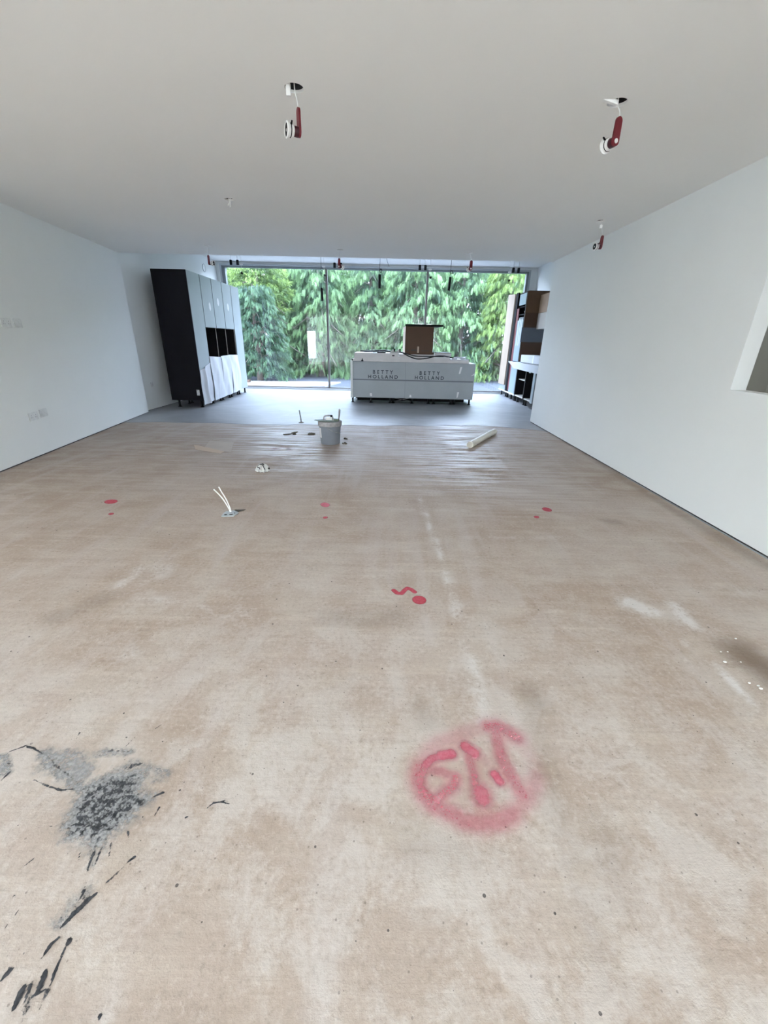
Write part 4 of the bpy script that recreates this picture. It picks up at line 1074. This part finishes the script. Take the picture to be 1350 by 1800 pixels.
p0 = Vector((1.072, 5.345, .043)); p1 = Vector((1.608, 6.285, .043)); ax = (p1 - p0).normalized(); L = (p1 - p0).length
pp = thing('plastic_pipe', 'cream plastic pipe lying on the concrete, open end facing the camera', 'pipe', tuple(p0))
MB().lathe([(.034, 0), (.043, .0005), (.043, L), (.034, L), (.034, 0)], 32, (0, 0, 0), tuple(ax)).obj('pipe_wall', M['pipe'], pp, True)
MB().lathe([(.0335, .004), (.0335, L - .004)], 24, (0, 0, 0), tuple(ax)).obj('pipe_bore', M['pipein'], pp, True)

# scalloped white scrap with a black squiggle
t = thing('crumpled_sponge', 'crumpled scalloped white scrap with a black cord on the concrete', 'scrap', (-1.292, 4.10, 0))
body = MB(); nu, nv = 44, 10; vs = []; fs = []
for i in range(nv + 1):
    rr = i / nv
    for k in range(nu):
        a = 2 * PI * k / nu; sc_ = 1 + .13 * math.cos(11 * a) * rr ** 2
        x, y = .066 * rr * sc_ * math.cos(a), .052 * rr * sc_ * math.sin(a)
        zz = .062 * math.sqrt(max(0, 1 - rr ** 2)) + .008 + .020 * math.cos(11 * a) * rr * (1 - rr) * 3 + .006 * mnoise.noise((x * 60, y * 60, 2))
        if i == nv: zz = .002
        vs.append((x, y, zz))
for i in range(nv):
    for k in range(nu): fs.append((i * nu + k, i * nu + (k + 1) % nu, (i + 1) * nu + (k + 1) % nu, (i + 1) * nu + k))
fs.append(tuple(range(nv * nu, nv * nu + nu)))
body.add(vs, fs).obj('scalloped_body', M['scrap'], t, True)
for k in range(11):
    a = 2 * PI * k / 11; MB().ball((.062 * math.cos(a), .050 * math.sin(a), .018), (.016, .014, .017), 9, 6).obj('lobe', M['scrap'], t, True)


def on_scrap(x, y):
    rr = min(1, math.hypot(x / .066, y / .052)); return (x, y, .062 * math.sqrt(max(0, 1 - rr ** 2)) + .021)


MB().tube(curve_pts([on_scrap(-.008, -.052), on_scrap(-.018, -.044), on_scrap(-.038, -.036), on_scrap(-.034, -.020), on_scrap(-.012, -.018), on_scrap(.012, -.028), on_scrap(.030, -.044), (.026, -.050, .012)], 5), .0042, 6).obj('black_cord', M['cable'], t, True)
MB().tube([on_scrap(.0, -.006), on_scrap(.012, -.012), on_scrap(.022, -.020)], .0042, 6).obj('black_cord', M['cable'], t, True)
MB().ball((.068, -.008, .034), (.011, .008, .011), 10, 6).obj('black_bead', M['black'], t, True)

# floor box with two cables
t = thing('floor_box', 'galvanised floor plate with two white cables rising from the concrete', 'floor box', (-1.215, 2.945, 0), math.radians(14))
MB().slab([(-.060, -.045, .002), (.030, -.055, .002), (.062, .010, .002), (.025, .055, .002), (-.035, .048, .002), (-.050, .01, .002)], (0, 0, .008)).obj('plate', M['galv'], t)
for x, y, a, b_ in ((-.030, -.028, .012, .009), (.010, -.030, .014, .007), (.034, -.005, .006, .006), (.004, .020, .006, .005)):
    MB().lathe([(.5, 0), (.5, .002), (0, .002)], 14).obj('plate_hole', M['black'], t).matrix_local = Matrix.Translation((x, y, .0098)) @ Matrix.Diagonal((a * 2, b_ * 2, 1, 1))
MB().slab([(.02, .06, .001), (.055, .035, .001), (.09, .05, .001), (.11, .075, .001), (.07, .07, .001), (.03, .085, .001)], (0, 0, .004)).obj('broken_edge', M['debris'], t)
Rz = Matrix.Rotation(-math.radians(14), 3, 'Z')
for ctrl in ([(-.005, .02, .008), (-.015, .02, .045), (-.045, .02, .110), (-.075, .015, .160), (-.106, .01, .200)], [(.0, .022, .008), (-.008, .025, .050), (-.030, .03, .115), (-.055, .03, .170), (-.073, .03, .214)]):
    MB().tube([Rz @ v for v in curve_pts(ctrl)], .0046, 8).obj('cable', M['wcable'], t, True)

t = thing('conduit_stub', 'thin grey conduit stub leaning out of a dark collar at the screed edge', 'conduit', (-1.444, 6.85, 0))
MB().tube([(0, 0, .0), (-.008, 0, .10), (-.022, 0, .205)], .0095, 10).obj('rod', M['steel'], t, True)
MB().lathe([(.042, 0), (.046, .006), (.03, .014), (.0, .016)], 16).obj('collar', M['debris'], t, True)


def crumb(name, x, y, n, spread, size, label, seed):
    rr = random.Random(seed); mb = MB()
    for k in range(n):
        s = size * rr.uniform(.6, 1.3); px, py = rr.uniform(-spread[0], spread[0]), rr.uniform(-spread[1], spread[1])
        mb.ball((px, py, s * .55), (s * rr.uniform(.8, 1.5), s, s * .7), 7, 5)
    o = mb.obj(name, M['debris'], None, False, (x, y, 0)); tag(o, label, 'debris'); return o


t = thing('mortar_scraper', 'small mortar-caked scraper lying on the concrete left of the bucket', 'scraper', (-1.42, 5.93, 0), math.radians(24))
MB().slab([(-.10, -.018, .002), (-.02, -.022, .004), (.03, -.010, .008), (.03, .010, .008), (-.02, .022, .004), (-.10, .012, .002)], (0, 0, .008)).obj('blade', M['debris'], t)
MB().tube([(.02, 0, .014), (.06, 0, .022), (.11, 0, .030)], [.010, .013, .008], 8).obj('handle', M['debris'], t, True)
MB().lathe([(.022, 0), (.028, .004), (.028, .012), (.022, .016), (.018, .012), (.018, .004), (.022, 0)], 14, (.055, -.03, .0)).obj('ring', M['debris'], t, True)
crumb('mortar_lump', -1.11, 5.95, 7, (.035, .02), .020, 'dark crumbly lump on the concrete just left of the bucket', 3)
crumb('mortar_lump', -.585, 5.42, 5, (.03, .015), .014, 'dark crumbs on the concrete right of the bucket foot', 5)
crumb('mortar_lump', -.60, 5.70, 4, (.02, .015), .018, 'dark lump behind the right side of the bucket', 8)

sh = FP([(369, 775), (411, 778), (406, 795.5), (357, 790)])
tag(MB().prism([sh[3], sh[2], sh[1], sh[0]], .0, .004).obj('card_sheet', M['thinsheet']), 'dusty thin card sheet lying flat on the floor before the black cabinet', 'card sheet')
sh2 = FP([(341, 783), (347, 783.5), (395, 794.5), (388, 798), (344, 791)])
tag(MB().prism(sh2[::-1], .0041, .007).obj('card_strip', M['cardside']), 'narrow pale card strip along the front of the dusty sheet', 'card strip')
# pale chips by the right wall
for i, (px, py) in enumerate([(1302, 1164), (1293, 1123), (1274, 1164), (1267, 1146), (1317, 1201), (1337, 1211), (1279, 1146), (1333, 1206)]):
    x, y = floor_pt(px, py); s = .0035 + .0018 * ((i * 7) % 3)
    tag(MB().ball((0, 0, s * .35), (s * 1.2, s * .8, s * .5), 7, 5).obj('plaster_chip', M['white'], None, False, (x, y, 0)), 'tiny white plaster chip on the floor by the brown patch', 'chip', 'plaster chips near the right wall')

# ---------------------------------------------------------------- outside
struct(B(-40, 40, YW + .3, 70, -.5, -.14).obj('ground', M['soil']))
struct(B(-6.5, 4.5, YW + .3, 13.2, -.14, -.10).obj('ground', M['paving']))  # unseen strip, kept pale to bounce light onto the kitchen ceiling
struct(B(-40, 40, -40, YB - .2, -.5, -.10).obj('ground', M['bounce_ground']))  # unseen ground made pale to bounce daylight up to the ceiling
struct(B(-40, -5.8, YB - .2, YW + .3, -.5, -.10).obj('ground', M['bounce_ground'])); struct(B(4.8, 40, YB - .2, YW + .3, -.5, -.10).obj('ground', M['bounce_ground']))
pv = thing('paving_slab', 'pale paving slab outside the left window pane', 'paving', (0, 0, -.14))
MB().prism([(-4.9, 12.6), (-2.1, 13.9), (-1.75, 15.5), (-5.4, 15.1)], 0, .045).obj('slab_top', M['paving'], pv)
tag(B(-6.2, -4.75, 14.55, 14.70, -.14, -.02, .01).obj('timber_edge', M['dkbrown']), 'dark timber edging on the ground behind the paving slab', 'timber')


# trees
def make_foliage(name, seed, Hh, Rr, nb, ns, mat, droop=1.0, broad=False, zmin=.25):
    """boughs that arch out from the trunk, hung with short drooping sprays; many small blades each"""
    rr = random.Random(seed); V = []; F = []; T = []
    def tri(a, b_, c, t_, dt=.25):
        o = len(V); V.extend((a, b_, c)); F.append((o, o + 1, o + 2)); T.extend((t_, t_, min(1, t_ + dt)))
    for ib in range(nb):
        zf = ib / nb; z0 = zmin + (Hh - zmin - .2) * zf ** .9; az = ib * 2.39996 + rr.uniform(-.4, .4)
        prof = (1 - .45 * zf) if not broad else math.sin(PI * min(.98, .2 + .75 * zf)) ** .6
        Lb = Rr * prof * rr.uniform(.70, 1.15); d = Vector((math.cos(az), math.sin(az), 0)); side = Vector((-d.y, d.x, 0))
        bt = rr.uniform(-.22, .30)
        nbr = 7                                              # side branches on the bough, each carrying a curtain of sprays
        for jb in range(nbr):
            ub = .25 + .75 * (jb + rr.random()) / nbr; sgn = 1 if jb % 2 else -1
            def bp(u): return d * (Lb * u) + Vector((0, 0, z0 + .28 * Lb * u - .48 * droop * Lb * u * u))
            root_ = bp(ub); sl_ = (.16 + .34 * rr.random()) * Lb * (1.1 - .6 * ub)
            sd = (side * sgn * rr.uniform(.5, 1) + d * rr.uniform(.5, 1.1)).normalized(); ct = rr.uniform(-.12, .18)
            for js in range(max(3, ns // nbr)):
                w_ = js / max(1, ns // nbr - 1)
                base = root_ + sd * (sl_ * w_) + Vector((rr.uniform(-.05, .05), rr.uniform(-.05, .05), -.35 * droop * sl_ * w_ * w_ + rr.uniform(-.05, .05)))
                if base.z < .12: base.z = rr.uniform(.05, .4)
                ln = rr.uniform(.13, .30) * (1.0 if not broad else .45)
                ax_ = (d * rr.uniform(.0, .55) + sd * rr.uniform(.0, .5) + Vector((rr.uniform(-.25, .25), rr.uniform(-.25, .25), -1.0 * droop if not broad else rr.uniform(-.8, .3)))).normalized()
                wv = ax_.cross(Vector((rr.uniform(-1, 1), rr.uniform(-1, 1), .2))).normalized()
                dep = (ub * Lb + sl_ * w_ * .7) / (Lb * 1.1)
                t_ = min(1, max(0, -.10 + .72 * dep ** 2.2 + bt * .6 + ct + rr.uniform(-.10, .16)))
                for q in range(4):
                    f = q / 4; c = base + ax_ * (ln * f); le = ln * (.42 - .22 * f); wd = ln * .075
                    for sg in (-1, 1):
                        tip = c + wv * (sg * le * .62) + ax_ * (le * .95)
                        tri(c - ax_ * wd * .5, c + ax_ * wd, tip, t_)
                tri(base - wv * .012, base + wv * .012, base + ax_ * ln * 1.15, t_)
    V = np.array([tuple(v) for v in V], dtype=np.float32); F_ = np.array(F, dtype=np.int32)
    me = bpy.data.meshes.new(name); me.vertices.add(len(V)); me.vertices.foreach_set('co', V.ravel())
    me.loops.add(F_.size); me.loops.foreach_set('vertex_index', F_.ravel()); me.polygons.add(len(F_)); me.polygons.foreach_set('loop_start', np.arange(0, F_.size, 3, dtype=np.int32))
    me.update(calc_edges=True); a = me.attributes.new('tint', 'FLOAT', 'POINT'); a.data.foreach_set('value', np.array(T, dtype=np.float32)); me.materials.append(mat)
    return me


def make_trunk(Hh, seed):
    rr = random.Random(seed); mb = MB()
    mb.tube([(0, 0, -.05), (.03, 0, Hh * .3), (-.03, .04, Hh * .6), (0, 0, Hh * .96)], [.19, .15, .09, .02], 10)
    for k in range(26):
        z0 = .5 + (Hh - 1.4) * k / 26; az = k * 2.39996; L_ = 2.1 * (1 - .6 * k / 26); d = Vector((math.cos(az), math.sin(az), 0))
        mb.tube([Vector((0, 0, z0)), d * L_ * .5 + Vector((0, 0, z0 + .16 * L_)), d * L_ + Vector((0, 0, z0 - .12 * L_))], [.035, .022, .006], 5)
    o = mb.obj('trunk_mesh', M['bark'], None, True); me = o.data; bpy.data.objects.remove(o); return me


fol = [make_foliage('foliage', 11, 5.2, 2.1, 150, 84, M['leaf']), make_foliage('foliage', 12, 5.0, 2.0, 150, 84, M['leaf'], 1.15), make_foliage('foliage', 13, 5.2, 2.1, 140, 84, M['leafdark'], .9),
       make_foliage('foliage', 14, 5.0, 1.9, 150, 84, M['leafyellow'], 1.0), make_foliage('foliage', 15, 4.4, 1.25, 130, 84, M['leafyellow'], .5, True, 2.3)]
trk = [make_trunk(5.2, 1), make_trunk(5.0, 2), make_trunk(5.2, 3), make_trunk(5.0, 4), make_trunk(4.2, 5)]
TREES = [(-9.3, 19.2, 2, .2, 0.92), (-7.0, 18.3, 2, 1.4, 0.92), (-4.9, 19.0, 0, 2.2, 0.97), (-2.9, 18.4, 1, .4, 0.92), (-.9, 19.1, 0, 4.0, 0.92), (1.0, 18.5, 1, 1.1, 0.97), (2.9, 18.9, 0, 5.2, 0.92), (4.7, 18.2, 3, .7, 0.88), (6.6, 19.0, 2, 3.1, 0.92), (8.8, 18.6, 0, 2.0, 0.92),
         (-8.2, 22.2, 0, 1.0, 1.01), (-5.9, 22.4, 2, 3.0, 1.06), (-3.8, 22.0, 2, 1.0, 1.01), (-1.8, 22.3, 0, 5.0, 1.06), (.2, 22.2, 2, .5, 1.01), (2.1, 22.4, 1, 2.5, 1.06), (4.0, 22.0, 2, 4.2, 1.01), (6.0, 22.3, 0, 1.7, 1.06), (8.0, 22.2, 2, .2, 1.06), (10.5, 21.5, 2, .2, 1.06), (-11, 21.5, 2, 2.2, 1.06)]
ORD = ['first', 'second', 'third', 'fourth', 'fifth', 'sixth', 'seventh', 'eighth', 'ninth', 'tenth', 'eleventh']
KIND = {0: 'green drooping cypress', 1: 'feathery light green cypress', 2: 'dark green cypress', 3: 'yellow-green cypress', 4: 'yellow-green leafy shrub'}
for i, (x, y, k, rz, s) in enumerate(TREES):
    row = 'front' if i < 10 else 'rear'; order = sorted([q[0] for q in TREES if (q[1] < 20.5) == (y < 20.5)]).index(x)
    t = thing('cypress_tree', KIND[k] + ', ' + ORD[order] + ' from the left in the ' + row + ' row beyond the window', 'tree', (x, y, -.14), rz, 'cypress trees beyond the window')
    t.scale = (s, s, s)
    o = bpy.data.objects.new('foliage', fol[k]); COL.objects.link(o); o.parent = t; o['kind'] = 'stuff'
    o = bpy.data.objects.new('trunk', trk[k]); COL.objects.link(o); o.parent = t
t = thing('young_cypress', 'low dark young cypress before the yellow-green shrub', 'tree', (-4.75, 15.8, -.14), 1.2); t.scale = (.60, .60, .62)
o = bpy.data.objects.new('foliage', fol[2]); COL.objects.link(o); o.parent = t; o['kind'] = 'stuff'
o = bpy.data.objects.new('trunk', trk[2]); COL.objects.link(o); o.parent = t
t = thing('leafy_shrub', 'bright yellow-green leafy shrub at the left edge of the window', 'shrub', (-5.0, 17.3, -.14), .3)
o = bpy.data.objects.new('foliage', fol[4]); COL.objects.link(o); o.parent = t; o['kind'] = 'stuff'
o = bpy.data.objects.new('trunk', trk[4]); COL.objects.link(o); o.parent = t
